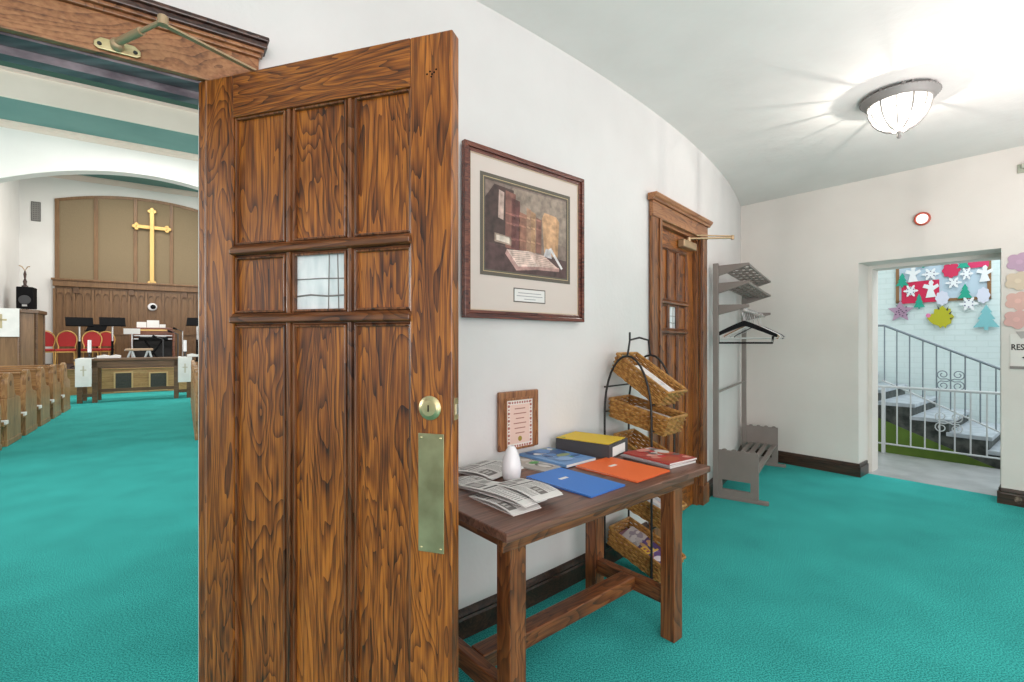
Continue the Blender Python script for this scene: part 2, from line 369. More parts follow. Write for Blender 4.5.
# back wall with the doorway
T0, T1 = on_w(858.5, 341, 0)[0], on_w(1001.2, 341, 0)[0]; LZ = 2.125; WT = 0.5
bw = MB()
Mb = Mx((K.x, K.y, 0), BACK)
CE2 = CEIL + 0.05
v8 = [(x, y, z) for y in (0, WT) for x, z in ((-0.02, 0), (T0, 0), (T0, LZ), (T1, LZ), (T1, 0), (4.7, 0), (4.7, CE2), (-0.02, CE2))]
bw.add(v8, [(0, 1, 2, 7), (2, 3, 6, 7), (3, 4, 5, 6), (15, 10, 9, 8), (15, 14, 11, 10), (14, 13, 12, 11), (1, 9, 10, 2), (2, 10, 11, 3), (3, 11, 12, 4), (0, 7, 15, 8), (5, 13, 14, 6), (7, 6, 14, 15)])
struct(bw.build('wall_back', M_back, loc=(K.x, K.y, 0), rotz=BACK), 'warm white plaster end wall with open doorway to the stairs', 'wall')
fr = MB()
fr.box(T0-0.0, T0+0.035, 0.31, WT+0.01, 0, LZ); fr.box(T1-0.035, T1, 0.31, WT+0.01, 0, LZ); fr.box(T0+0.035, T1-0.035, 0.31, WT+0.01, LZ-0.035, LZ)
struct(fr.build('trim_1', M_back, loc=(K.x, K.y, 0), rotz=BACK), 'plain painted lining inside the open stair doorway', 'trim')

# baseboards
def base_profile(): return [(0, 0), (0.022, 0), (0.022, 0.085), (0.016, 0.095), (0.02, 0.105), (0.014, 0.118), (0.006, 0.128), (0, 0.13)]
def arc_base(a0, a1, name, label):
    mb = MB(); pr = base_profile(); n = max(2, int(abs(a1-a0)/0.8)); vs = []; fs = []; k = len(pr)
    for i in range(n+1):
        a = a0+(a1-a0)*i/n; vs += [wp(a, 0.001+o, z) for o, z in pr]
    for i in range(n):
        for j in range(k): fs.append((i*k+j, i*k+(j+1) % k, (i+1)*k+(j+1) % k, (i+1)*k+j))
    fs += [tuple(range(k)), tuple(n*k+j for j in range(k-1, -1, -1))]
    mb.add(vs, fs); struct(mb.build(name, M_base), label, 'baseboard')
arc_base(A_H+1.0, A_D0-0.75, 'baseboard_left', 'dark wooden baseboard behind the wooden table')
arc_base(A_D1+0.75, A_K-0.2, 'baseboard_corner', 'dark wooden baseboard behind the coat rack')
def straight_base(t0, t1, name, label, ret=None):
    mb = MB(); pr = [(-o, z) for o, z in base_profile()]
    mb.prism(pr, 'x', t0, t1)
    if ret == 'L': mb.box(t1, t1+0.022, -0.022, 0.24, 0, 0.1); mb.box(t1, t1+0.014, -0.014, 0.24, 0.1, 0.13)
    if ret == 'R': mb.box(t0-0.022, t0, -0.022, 0.20, 0, 0.1); mb.box(t0-0.014, t0, -0.014, 0.20, 0.1, 0.13)
    return struct(mb.build(name, M_base, loc=(K.x, K.y, 0), rotz=BACK), label, 'baseboard')
straight_base(0.03, T0+0.001, 'baseboard_back', 'dark baseboard between coat rack and open doorway', 'L')
bb = straight_base(T1-0.001, 4.6, 'baseboard_right', 'scuffed dark baseboard right of the open doorway', 'R')
sc = MB()
for cx, rx in ((T1+0.10, 0.022), (T1+0.20, 0.03)):
    sc.prism(circle(cx, 0.055, rx, 14, ry=0.028), 'y', -0.0245, -0.022)
sc.build('scuff_mark', noisy('worn_paint', (0.03, 0.02, 0.015), (0.25, 0.19, 0.14), 40, 0.7), bb)

# ------------------------------------------------------------------ doors
def leaf(root, wd, ht, th, latch_right=True, pane=True):
    """three-column panelled oak leaf; x from the hinge side, front face at y = 0"""
    k = wd/0.915
    xs = [0.146*k, 0.360*k, 0.582*k, 0.784*k] if latch_right else [0.125*k, 0.318*k, 0.538*k, 0.755*k]
    zb, z1, z2, zt = 0.20, 1.414, 1.633, ht-0.137
    hw = 0.0145; rh = 0.020
    MB().box(0, xs[0], 0, th, 0, ht).build('stile', M_door, root, 0.004)
    MB().box(xs[3], wd, 0, th, 0, ht).build('stile', M_door, root, 0.004)
    MB().box(xs[0], xs[3], 0.0, th, zt, ht).build('top_rail', M_doorx, root, 0.002)
    MB().box(xs[0], xs[3], 0.0, th, 0, zb).build('bottom_rail', M_doorx, root, 0.002)
    # upright muntins with beaded edges
    for x in xs[1:3]:
        mb = MB(); mb.box(x-hw, x+hw, 0.012, th-0.01, zb, zt); mb.box(x-hw*0.45, x+hw*0.45, 0.003, 0.012, zb, zt)
        mb.build('muntin', M_mould, root, 0.003)
    for z in (z1, z2):
        mb = MB()
        mb.box(xs[0]-0.0, xs[3], 0.004, 0.012, z-rh*0.7, z+rh*0.7); mb.box(xs[0], xs[3], 0.012, th-0.01, z-rh, z+rh)
        mb.prism([(-0.012, z-rh*0.55), (-0.012, z+rh*0.2), (0.004, z+rh*0.95), (0.004, z-rh*0.75)], 'x', xs[0]-0.004, xs[3]+0.004)
        mb.build('cross_rail', M_mouldx, root, 0.003)
    bx = [(xs[0], xs[1]-hw), (xs[1]+hw, xs[2]-hw), (xs[2]+hw, xs[3])]
    bz = [(zb, z1-rh), (z1+rh, z2-rh), (z2+rh, zt)]
    for i, (x0, x1) in enumerate(bx):
        for j, (za, zc) in enumerate(bz):
            # sticking bead round the panel
            be = MB(); t = 0.0075
            be.box(x0, x0+t, 0.006, 0.020, za, zc); be.box(x1-t, x1, 0.006, 0.020, za, zc)
            be.box(x0+t, x1-t, 0.006, 0.020, zc-t, zc); be.box(x0+t, x1-t, 0.006, 0.020, za, za+t)
            if i == 1 and j == 1 and pane:
                p = MB().box(x0, x1, 0.021, 0.027, za, zc).build('glass_pane', M_pane, root)
                le = MB(); w_, h_ = x1-x0, zc-za  # lines of the reflected leaded window, modelled on the pane
                le.tube([(x0+t, 0.0195, za+h_*0.56), (x0+w_*0.5, 0.0195, za+h_*0.565), (x1-t, 0.0195, za+h_*0.55)], 0.0018, 6)
                le.tube([(x0+t, 0.0195, za+h_*0.27), (x0+w_*0.3, 0.0195, za+h_*0.29), (x0+w_*0.6, 0.0195, za+h_*0.262), (x1-t, 0.0195, za+h_*0.27)], 0.0026, 6)
                le.tube([(x0+w_*0.63, 0.0195, za+t), (x0+w_*0.645, 0.0195, zc-t)], 0.0016, 6)
                le.tube([(x0+w_*0.82, 0.0195, za+t), (x0+w_*0.80, 0.0195, zc-t)], 0.0016, 6)
                le.build('reflected_came', M_refl_came, p)
                be.build('pane_bead', M_mould, root, 0.002)
            else:
                p = MB().box(x0, x1, 0.018, 0.028, za, zc).build('panel', M_door, root)
                be.build('panel_bead', M_mould, p, 0.003)
    return xs

d1 = thing('door_1', 'open oak door with nine panels, small pane coloured like a window reflection and brass push plate in front', 'door', (HINGE.x, HINGE.y, 0.006), math.atan2(-0.297, 0.955), kind='structure')
DW, DH, DT = 0.915, 2.20, 0.045
leaf(d1, DW, DH, DT)
ky, kz = 0.848, 1.158
lock = MB(); Mk = Mx((ky, 0, kz), rx=R(90))
lock.lathe([(0.033, 0), (0.034, 0.004), (0.030, 0.008), (0.024, 0.009), (0.022, 0.012), (0.008, 0.013), (0, 0.013)], 28, M=Mk)
lk = lock.build('cylinder_lock', M_brass, d1)
kh = MB(); kh.box(ky-0.0015, ky+0.0015, -0.0145, -0.0125, kz-0.009, kz+0.009); kh.build('keyhole', M_black, lk)
pp = MB(); pp.prism([(0.812, 0.757), (0.891, 0.757), (0.891, 1.087), (0.812, 1.087)], 'y', -0.004, 0.0)
pl = pp.build('push_plate', M_plate, d1, 0.0035)
for x, z in ((0.822, 0.769), (0.881, 0.769), (0.822, 1.075), (0.881, 1.075)):
    MB().lathe([(0.004, 0), (0.003, 0.0015), (0, 0.002)], 12, M=Mx((x, -0.004, z), rx=R(90))).build('screw', M_brass, pl)
sp = MB(); sp.box(DW, DW+0.002, 0.012, 0.034, 1.125, 1.185); st = sp.build('latch_plate', M_brass, d1)
MB().box(DW+0.002, DW+0.006, 0.018, 0.028, 1.14, 1.168).build('latch_bolt', M_steel, st)
for z in (0.25, 1.15, 1.95):
    MB().tube([(-0.006, DT-0.005, z-0.05), (-0.006, DT-0.005, z+0.05)], 0.006, 10).build('hinge', M_bronze, d1)
dots = MB()
for x, z in ((0.838, 2.088), (0.847, 2.094), (0.853, 2.086), (0.860, 2.090), (0.851, 2.079), (0.866, 2.097)):
    dots.lathe([(0.0028, 0), (0.0028, 0.0006), (0, 0.0006)], 8, M=Mx((x, 0.0, z), rx=R(90)))
dots.build('screw_hole', M_black, d1)

# door head and jambs over the open doorway: arc-shaped pieces following the wall
s1 = thing('trim_2', 'wide oak door head with dark crown moulding above the nave doorway', 'door trim', kind='structure')
fz = MB(); arc_slab(fz, A_L-0.6, A_H+0.78, 0.001, 0.028, 2.206, 2.325); fz.build('frieze', M_trimx, s1, 0.003)
cr = MB()
arc_slab(cr, A_L-0.6, A_H+0.80, 0.001, 0.040, 2.325, 2.338)
arc_slab(cr, A_L-0.6, A_H+0.84, 0.001, 0.052, 2.338, 2.350)
cr.build('bed_moulding', M_trimx, s1, 0.003)
cr = MB(); arc_slab(cr, A_L-0.6, A_H+0.88, 0.001, 0.064, 2.350, 2.370); arc_slab(cr, A_L-0.6, A_H+0.90, 0.001, 0.074, 2.370, 2.386)
cr.build('crown', M_crown, s1, 0.004)
ca = MB(); arc_slab(ca, A_H+0.06, A_H+0.74, 0.001, 0.026, 0, 2.206); ca.build('casing', M_trim, s1, 0.004)
ca = MB(); arc_slab(ca, A_L-0.55, A_L-0.0, 0.001, 0.026, 0, 2.206); ca.build('casing', M_trim, s1, 0.004)
jb = MB(); arc_slab(jb, A_L, A_H, -0.070, 0.0, 2.200, 2.2145); jb.build('head_stop', M_slate, s1)
jb = MB(); arc_slab(jb, A_L, A_H, -0.120, -0.070, 2.176, 2.2145); jb.build('head_jamb', M_slate, s1)

# closer arm on the head above the open doorway
def on_arc(px, py, off):
    p = wp(wa(px, off), off); return Vector((p.x, p.y, H - (py-341)/F*p.y))
M_arm = mat('antique_bronze', (0.42, 0.30, 0.18), 0.5, 0.35)
c1 = thing('door_closer', 'brass door closer arm on the oak door head at upper left', 'door closer', on_arc(118, 48, 0.03), whead(wa(118))) 
mb = MB(); mb.prism([(-0.055, -0.012), (-0.045, -0.018), (0.045, -0.018), (0.055, -0.012), (0.055, 0.002), (0.04, 0.016), (-0.04, 0.016), (-0.055, 0.002)], 'y', -0.008, -0.001)
br_ = mb.build('foot_bracket', M_brass, c1, 0.002)
for x in (-0.042, 0.042):
    MB().lathe([(0.006, 0), (0.005, 0.003), (0, 0.003)], 12, M=Mx((x, -0.008, -0.004), rx=R(90))).build('screw', M_iron, br_)
MB().lathe([(0.017, 0), (0.017, 0.02), (0.012, 0.026), (0, 0.027)], 16, M=Mx((0.0, -0.008, 0.0), rx=R(90))).build('pivot', M_arm, c1)
inv = Matrix.Rotation(-c1.rotation_euler.z, 4, 'Z') @ Matrix.Translation(-c1.location)
elbow = inv @ Vector(onz(163, 21, 2.235)); tip = inv @ Vector(onz(255, 68, 2.232)); p0 = Vector((0.0, -0.024, 0.004))
mb = MB(); mb.tube([p0, p0.lerp(elbow, 0.55)], 0.011, 12); mb.tube([p0.lerp(elbow, 0.5), elbow], 0.0065, 10); mb.build('adjusting_rod', M_arm, c1)
mb = MB(); mb.lathe([(0.013, -0.012), (0.013, 0.012), (0.008, 0.016), (0, 0.016)], 14, M=Mx(elbow)); mb.build('elbow_joint', M_arm, c1)
mb = MB(); d = (tip-elbow).normalized(); sd = Vector((-d.y, d.x, 0)).normalized()
vs_ = [elbow+sd*0.008*a+Vector((0, 0, b)) for a in (-1, 1) for b in (-0.012, -0.006)] + [tip+sd*0.008*a+Vector((0, 0, b)) for a in (-1, 1) for b in (-0.012, -0.006)]
mb.add(vs_, [(0, 1, 3, 2), (4, 6, 7, 5), (0, 4, 5, 1), (2, 3, 7, 6), (0, 2, 6, 4), (1, 5, 7, 3)]); mb.build('main_arm', M_arm, c1)

# the closed door further along the curved wall
pA, pB = wp(A_D0), wp(A_D1); d2v = (pB-pA); W2 = d2v.length; rot2 = math.atan2(d2v.y, d2v.x)
d2 = thing('door_2', 'closed oak door with narrow pane further along the curved wall', 'door', (pA.x, pA.y, 0.006), rot2, kind='structure')
sub = 0.03
lf_root = d2
# leaf built in the frame of the opening, set back from the wall face
class Shift: pass
def shifted(root, dx, dy):
    for ch in root.children:
        me = ch.data
        me.transform(Matrix.Translation((dx, dy, 0)))
        for g in ch.children: g.data.transform(Matrix.Translation((dx, dy, 0)))
leaf(d2, W2-2*sub-0.006, 2.17, 0.045, False)
shifted(d2, sub+0.003, 0.03)
xk = sub+0.075
lk2 = MB().lathe([(0.03, 0), (0.031, 0.005), (0.022, 0.01), (0, 0.012)], 22, M=Mx((xk, 0.03, 1.14), rx=R(90))).build('cylinder_lock', M_brass, d2)
mb = MB(); mb.box(xk-0.03, xk+0.03, 0.026, 0.03, 0.75, 1.06); mb.build('push_plate', M_plate, d2, 0.002)
s2 = thing('trim_3', 'oak casing and crown around the closed door further along the wall', 'door trim', (pA.x, pA.y, 0), rot2, kind='structure')
cw = 0.135
for x0, x1 in ((-cw, 0), (W2, W2+cw)):
    mb = MB(); mb.box(x0, x1, -0.03, -0.004, 0.0, 2.2); mb.box(x0+(0.10 if x0 < 0 else 0.0), x1-(0.0 if x0 < 0 else 0.10), -0.042, -0.03, 0.0, 2.2)
    cas = mb.build('casing', M_trim, s2, 0.004)
    MB().box(x0-0.004, x1+0.004, -0.046, -0.004, 0, 0.16).build('plinth', M_trim, cas, 0.004)
for x0, x1 in ((0, sub), (W2-sub, W2)):
    MB().box(x0, x1, -0.004, 0.118, 0, 2.2).build('jamb', M_trim, s2, 0.002)
MB().box(sub, W2-sub, -0.004, 0.118, 2.18, 2.2).build('head_jamb', M_trimx, s2)
MB().box(-cw, W2+cw, -0.034, -0.004, 2.2, 2.305).build('frieze', M_trimx, s2, 0.003)
mb = MB(); mb.prism([(-0.004, 2.305), (-0.045, 2.305), (-0.05, 2.318), (-0.062, 2.328), (-0.07, 2.342), (-0.07, 2.352), (-0.004, 2.352)], 'x', -cw-0.025, W2+cw+0.025)
mb.build('crown', M_trimx, s2, 0.003)
c2 = thing('door_closer', 'bronze door closer with arm on top of the closed door', 'door closer', (pA.x, pA.y, 0), rot2)
mb = MB(); mb.box(W2-0.36, W2-0.10, -0.028, 0.028, 2.075, 2.135); mb.build('closer_body', M_bronze, c2, 0.008)
mb = MB(); mb.tube([(W2-0.23, -0.01, 2.135), (W2-0.23, -0.01, 2.165)], 0.018, 14); mb.build('pivot', M_bronze, c2)
mb = MB(); mb.tube([(W2-0.23, -0.01, 2.158), (W2+0.0, -0.27, 2.165)], 0.008, 8); mb.build('main_arm', M_bronze, c2)
mb = MB(); mb.tube([(W2-0.16, -0.046, 2.19), (W2+0.0, -0.27, 2.178)], 0.006, 8); mb.lathe([(0.013, -0.02), (0.013, 0.012), (0, 0.014)], 12, M=Mx((W2+0.0, -0.27, 2.172)))
mb.build('forearm', M_bronze, c2)

# ------------------------------------------------------------------ framed picture
aL, aR = wa(461.5, 0.02), wa(581.0, 0.02); am = (aL+aR)/2
pc = wp(am, 0.012); rotp = whead(am)
pic = thing('framed_picture', 'large mahogany-framed print of old books with wide cream mat', 'picture', (pc.x, pc.y, 1.455), rotp)
PW = (wp(aR, 0.02)-wp(aL, 0.02)).length; PH = 0.80; hw = PW/2
# front is local -y
def frame_rect(mb, x0, x1, z0, z1, wd, ya, yb):
    mb.prism([(x0, z0), (x1, z0), (x1-wd, z0+wd), (x0+wd, z0+wd)], 'y', ya, yb); mb.prism([(x0, z1), (x0+wd, z1-wd), (x1-wd, z1-wd), (x1, z1)], 'y', ya, yb)
    mb.prism([(x0, z0), (x0+wd, z0+wd), (x0+wd, z1-wd), (x0, z1)], 'y', ya, yb); mb.prism([(x1, z0), (x1, z1), (x1-wd, z1-wd), (x1-wd, z0+wd)], 'y', ya, yb)
mb = MB(); frame_rect(mb, -hw, hw, 0, PH, 0.022, -0.028, 0); frame_rect(mb, -hw+0.022, hw-0.022, 0.022, PH-0.022, 0.016, -0.020, 0)
mb.build('frame', M_frame, pic, 0.003)
mb = MB(); frame_rect(mb, -hw+0.038, hw-0.038, 0.038, PH-0.038, 0.005, -0.0135, -0.002); mb.build('inner_slip', mat('gilt_slip', (0.55, 0.42, 0.30), 0.4), pic)
mb = MB(); mb.box(-hw+0.038, hw-0.038, -0.010, -0.002, 0.038, PH-0.038); mb.build('mat_board', mat('cream_mat', (0.62, 0.54, 0.49), 0.8), pic)
ax0, ax1, az0, az1 = -hw+0.098, hw-0.105, 0.205, 0.685
mb = MB(); frame_rect(mb, ax0, ax1, az0, az1, 0.028, -0.0125, -0.010); inm = mb.build('inner_mat', mat('olive_grey_mat', (0.12, 0.105, 0.085), 0.8), pic)
mb = MB(); frame_rect(mb, ax0+0.017, ax1-0.017, az0+0.017, az1-0.017, 0.003, -0.0132, -0.0125); mb.build('gilt_line', mat('gilt_line_paint', (0.50, 0.38, 0.20), 0.4), inm)
def patch(mb, pts, col, y): mb.add([(x, y, z) for x, z in pts], [tuple(range(len(pts)))], col)
x0, x1, z0, z1 = ax0+0.03, ax1-0.03, az0+0.03, az1-0.03
def A(u, v): return (x0+(x1-x0)*u, z0+(z1-z0)*v)
pr = MB(); pr.box(x0-0.003, x1+0.003, -0.0108, -0.010, z0-0.003, z1+0.003, (0.09, 0.05, 0.045))
def pq(col, *uv, k=1): patch(pr, [A(*p) for p in uv], col, -0.0108-0.0001*k)
pq((0.19, 0.14, 0.115), (0, 0.18), (1, 0.10), (1, 1), (0, 1))
pq((0.27, 0.21, 0.165), (0.35, 0.5), (1, 0.4), (1, 0.98), (0.3, 0.98), k=2)
pq((0.075, 0.04, 0.038), (0, 0.0), (1, 0.0), (1, 0.22), (0, 0.30), k=2)
pq((0.06, 0.035, 0.03), (0.0, 0.30), (0.30, 0.28), (0.32, 0.95), (0.1, 0.97), (0.0, 0.8), k=3)
books = [(0.22, 0.12, 0.93, (0.20, 0.085, 0.065)), (0.29, 0.10, 0.86, (0.13, 0.05, 0.045)), (0.38, 0.09, 0.72, (0.26, 0.12, 0.08)), (0.47, 0.055, 0.79, (0.33, 0.19, 0.12)), (0.525, 0.06, 0.76, (0.38, 0.22, 0.12)), (0.59, 0.07, 0.70, (0.20, 0.09, 0.065))]
for u, wd, top, c in books:
    pq(c, (u, 0.27), (u+wd, 0.26), (u+wd+0.005, top-0.02), (u+0.005, top), k=4)
    for zz in (0.38, 0.55, 0.66): pq(tuple(v*1.6 for v in c), (u+0.005, zz), (u+wd-0.005, zz-0.01), (u+wd-0.005, zz+0.012), (u+0.005, zz+0.02), k=5)
pq((0.52, 0.30, 0.16), (0.70, 0.27), (0.88, 0.24), (0.90, 0.70), (0.86, 0.76), (0.70, 0.78), (0.67, 0.70), k=4)
pq((0.42, 0.24, 0.12), (0.84, 0.25), (0.88, 0.24), (0.90, 0.70), (0.86, 0.74), k=5)
pq((0.30, 0.22, 0.17), (0.10, 0.32), (0.29, 0.30), (0.29, 0.40), (0.10, 0.42), k=5)
pq((0.58, 0.50, 0.42), (0.12, 0.34), (0.27, 0.32), (0.27, 0.39), (0.12, 0.40), k=6)
pq((0.46, 0.33, 0.28), (0.14, 0.60), (0.20, 0.58), (0.21, 0.90), (0.15, 0.92), k=4)
pq((0.42, 0.25, 0.22), (0.22, 0.20), (0.35, 0.02), (0.62, 0.06), (0.90, 0.07), (0.90, 0.12), (0.62, 0.11), (0.36, 0.08), (0.24, 0.26), k=6)
pq((0.68, 0.52, 0.45), (0.24, 0.25), (0.50, 0.27), (0.62, 0.10), (0.37, 0.07), k=7)
pq((0.62, 0.45, 0.38), (0.50, 0.27), (0.70, 0.24), (0.89, 0.11), (0.62, 0.10), k=7)
for i in range(7):
    v = 0.10 + i*0.022
    pq((0.40, 0.28, 0.23), (0.36-0.015*i, v), (0.57-0.012*i, v+0.018), (0.57-0.012*i, v+0.024), (0.36-0.015*i, v+0.007), k=8)
    pq((0.38, 0.26, 0.22), (0.64-0.014*i, v+0.015), (0.84-0.02*i, v+0.012), (0.84-0.02*i, v+0.018), (0.64-0.014*i, v+0.022), k=8)
pq((0.50, 0.47, 0.48), (0.69, 0.24), (0.80, 0.22), (0.78, 0.33), (0.72, 0.34), k=9)
pq((0.62, 0.60, 0.60), (0.76, 0.34), (0.93, 0.10), (0.95, 0.12), (0.79, 0.36), k=9)
M_art = printed('painted_print', 0.4)
ns_, ls_, b_ = nodes(M_art); nz_ = ns_.new('ShaderNodeTexNoise'); nz_.inputs['Scale'].default_value = 28; nz_.inputs['Detail'].default_value = 6
tc_ = ns_.new('ShaderNodeTexCoord'); ls_.new(tc_.outputs['Object'], nz_.inputs['Vector'])
mr_ = ns_.new('ShaderNodeMapRange'); mr_.inputs['From Min'].default_value = 0.3; mr_.inputs['From Max'].default_value = 0.7; mr_.inputs['To Min'].default_value = 0.55; mr_.inputs['To Max'].default_value = 1.35
ls_.new(nz_.outputs[0], mr_.inputs[0]); ml_ = ns_.new('ShaderNodeVectorMath'); ml_.operation = 'SCALE'
ca_ = [n for n in ns_ if n.bl_idname == 'ShaderNodeVertexColor'][0]; ls_.new(ca_.outputs[0], ml_.inputs[0]); ls_.new(mr_.outputs[0], ml_.inputs['Scale']); ls_.new(ml_.outputs[0], b_.inputs['Base Color'])
pr.build('print', M_art, pic)
lab = MB(); frame_rect(lab, -0.105, 0.115, 0.088, 0.158, 0.005, -0.0118, -0.010, )
lab.build('caption_border', mat('caption_border', (0.10, 0.085, 0.07), 0.7), pic)
lab = MB(); lab.box(-0.100, 0.110, -0.0112, -0.010, 0.093, 0.153, (0.72, 0.70, 0.68))
for i, (a, b) in enumerate(((-0.075, 0.085), (-0.085, 0.095), (-0.035, 0.045))): lab.box(a, b, -0.0115, -0.0112, 0.133-i*0.015, 0.1365-i*0.015, (0.3, 0.3, 0.32))
lab.build('caption_card', M_printm, pic)

# ------------------------------------------------------------------ wooden table
TZ = 0.775
A0 = Vector((-0.0158, 1.436)); TA = R(40.25); TL = 1.221; TWd = 0.66
tx = Vector((math.cos(TA), math.sin(TA))); ty = Vector((-math.sin(TA), math.cos(TA)))
tb = thing('wooden_table', 'narrow dark brown wooden trestle table against the curved white wall', 'table', (A0.x, A0.y, 0), TA)
MB().box(0, TL, 0, TWd, TZ-0.030, TZ).build('tabletop', M_top, tb, 0.005)
MB().box(0.03, TL-0.05, 0.055, 0.08, TZ-0.085, TZ-0.030).build('apron', M_table, tb, 0.003)
MB().box(0.03, TL-0.05, TWd-0.075, TWd-0.05, TZ-0.085, TZ-0.030).build('apron', M_table, tb, 0.003)
lx = [(0.072, 0.142), (TL-0.20, TL-0.13)]; ly = [(0.070, 0.140), (TWd-0.14, TWd-0.07)]
lx = [(0.072, 0.142), (1.026, 1.096)]
for i, (xa, xb) in enumerate(lx):
    for (ya, yb) in ly: MB().box(xa, xb, ya, yb, 0, TZ-0.030).build('leg', M_tablez, tb, 0.004)
    xm = (xa+xb)/2
    MB().box(xm-0.022, xm+0.022, ly[0][1], ly[1][0], 0.145, 0.215).build('end_stretcher', M_tabley, tb, 0.004)
    MB().box(xm-0.03, xm+0.03, ly[0][1], ly[1][0], TZ-0.10, TZ-0.030).build('end_apron', M_tabley, tb, 0.003)
MB().box((lx[0][0]+lx[0][1])/2+0.022, (lx[1][0]+lx[1][1])/2-0.022, 0.285, 0.365, 0.155, 0.217).build('long_stretcher', M_table, tb, 0.005)
def tp(x, y, z=TZ): p = A0 + tx*x + ty*y; return Vector((p.x, p.y, z))
def rect_px(pxs, z):
    """four pixel corners (going round) on the level z -> centre, width, depth, angle of the true rectangle"""
    P = [onz(x, y, z).to_2d() for x, y in pxs]
    c = sum(P, Vector((0, 0)))/4
    e1 = (P[1]-P[0]) + (P[2]-P[3]); e2 = (P[3]-P[0]) + (P[2]-P[1])
    a1 = math.atan2(e1.y, e1.x); a2 = math.atan2(e2.y, e2.x) - pi/2
    while a2-a1 > pi: a2 -= 2*pi
    while a2-a1 < -pi: a2 += 2*pi
    return c, e1.length/2, e2.length/2, (a1+a2)/2

# folders
def folder(pxs, z, col, label, wd=None, dp=None, lblpos=(0, 0.02)):
    c, w_, d_, a = rect_px(pxs, z)
    w_ = wd or w_; d_ = dp or d_
    m = mat('folder_card', col, 0.55)
    t = thing('paper_folder', label, 'folder', (c.x, c.y, z), a)
    MB().box(-w_/2, w_/2, -d_/2, d_/2, 0, 0.0025).build('back_cover', m, t, 0.0008)
    MB().box(-w_/2+0.006, w_/2-0.004, -d_/2+0.004, d_/2+0.004, 0.0027, 0.0047, (0.7, 0.7, 0.7)).build('papers', M_paper, t)
    mb = MB(); Mt = Mx((0, 0, 0.006), rx=R(0.5)); mb.box(-w_/2, w_/2, -d_/2, d_/2, 0, 0.0018, M=Mt); fc = mb.build('front_cover', m, t, 0.0006)
    mb = MB(); mb.box(lblpos[0]-0.024, lblpos[0]+0.024, lblpos[1]-0.009, lblpos[1]+0.009, 0.0082, 0.0088); mb.build('name_label', M_paper, fc)
    return t
folder([(587, 500), (625.5, 485.6), (558, 469), (532.3, 478)], TZ, (0.045, 0.20, 0.62), 'bright blue paper folder lying at the front of the table', lblpos=(-0.01, 0.05))
folder([(638, 483), (668.5, 471.8), (610, 457.9), (575.4, 467.8)], TZ, (0.80, 0.14, 0.025), 'bright orange paper folder lying on the table', lblpos=(0.0, 0.05))

# document box with yellow folder on top
bw_, bd_, bh_ = 0.228, 0.30, 0.070; aB = R(54)
cB = Vector((0.470, 2.335)) + Vector((math.cos(aB), math.sin(aB)))*bw_/2 + Vector((-math.sin(aB), math.cos(aB)))*bd_/2
bx = thing('document_box', 'charcoal open document box holding a white card on the table', 'box', (cB.x, cB.y, TZ), aB)
mb = MB(); mb.box(-bw_/2, bw_/2, -bd_/2, bd_/2, 0, 0.004)
mb.box(-bw_/2, -bw_/2+0.004, -bd_/2, bd_/2, 0.004, bh_); mb.box(bw_/2-0.004, bw_/2, -bd_/2, bd_/2, 0.004, bh_)
mb.box(-bw_/2+0.004, bw_/2-0.004, -bd_/2, -bd_/2+0.004, 0.004, bh_); mb.box(-bw_/2+0.004, bw_/2-0.004, bd_/2-0.004, bd_/2, 0.004, bh_)
mb.build('box_shell', M_greyp, bx, 0.001)
MB().box(-0.075, 0.075, -bd_/2-0.0012, -bd_/2, 0.008, 0.054).build('white_card', M_paper, bx)
mb = MB()
for k in range(6): mb.box(-bw_/2+0.006, bw_/2-0.006, -bd_/2+0.006, bd_/2-0.006, 0.005+k*0.009, 0.0125+k*0.009, (0.68, 0.67, 0.62) if k % 2 else (0.55, 0.54, 0.5))
mb.build('paper_filling', M_printm, bx)
yf = MB(); yf.box(-bw_/2+0.003, bw_/2-0.02, -bd_/2+0.006, bd_/2-0.002, 0, 0.004); 
y_ = thing('paper_folder', 'yellow paper folder lying on top of the charcoal document box', 'folder', (cB.x, cB.y, TZ+bh_+0.001), aB)
yf.build('front_cover', mat('yellow_card', (0.72, 0.50, 0.035), 0.6), y_, 0.001)
mb = MB(); mb.prism([(-0.10, 0.10), (-0.085, 0.11), (-0.082, 0.13), (-0.10, 0.14)], 'z', 0.004, 0.0046); mb.build('sticker', mat('green_sticker', (0.2, 0.32, 0.08), 0.6), y_)

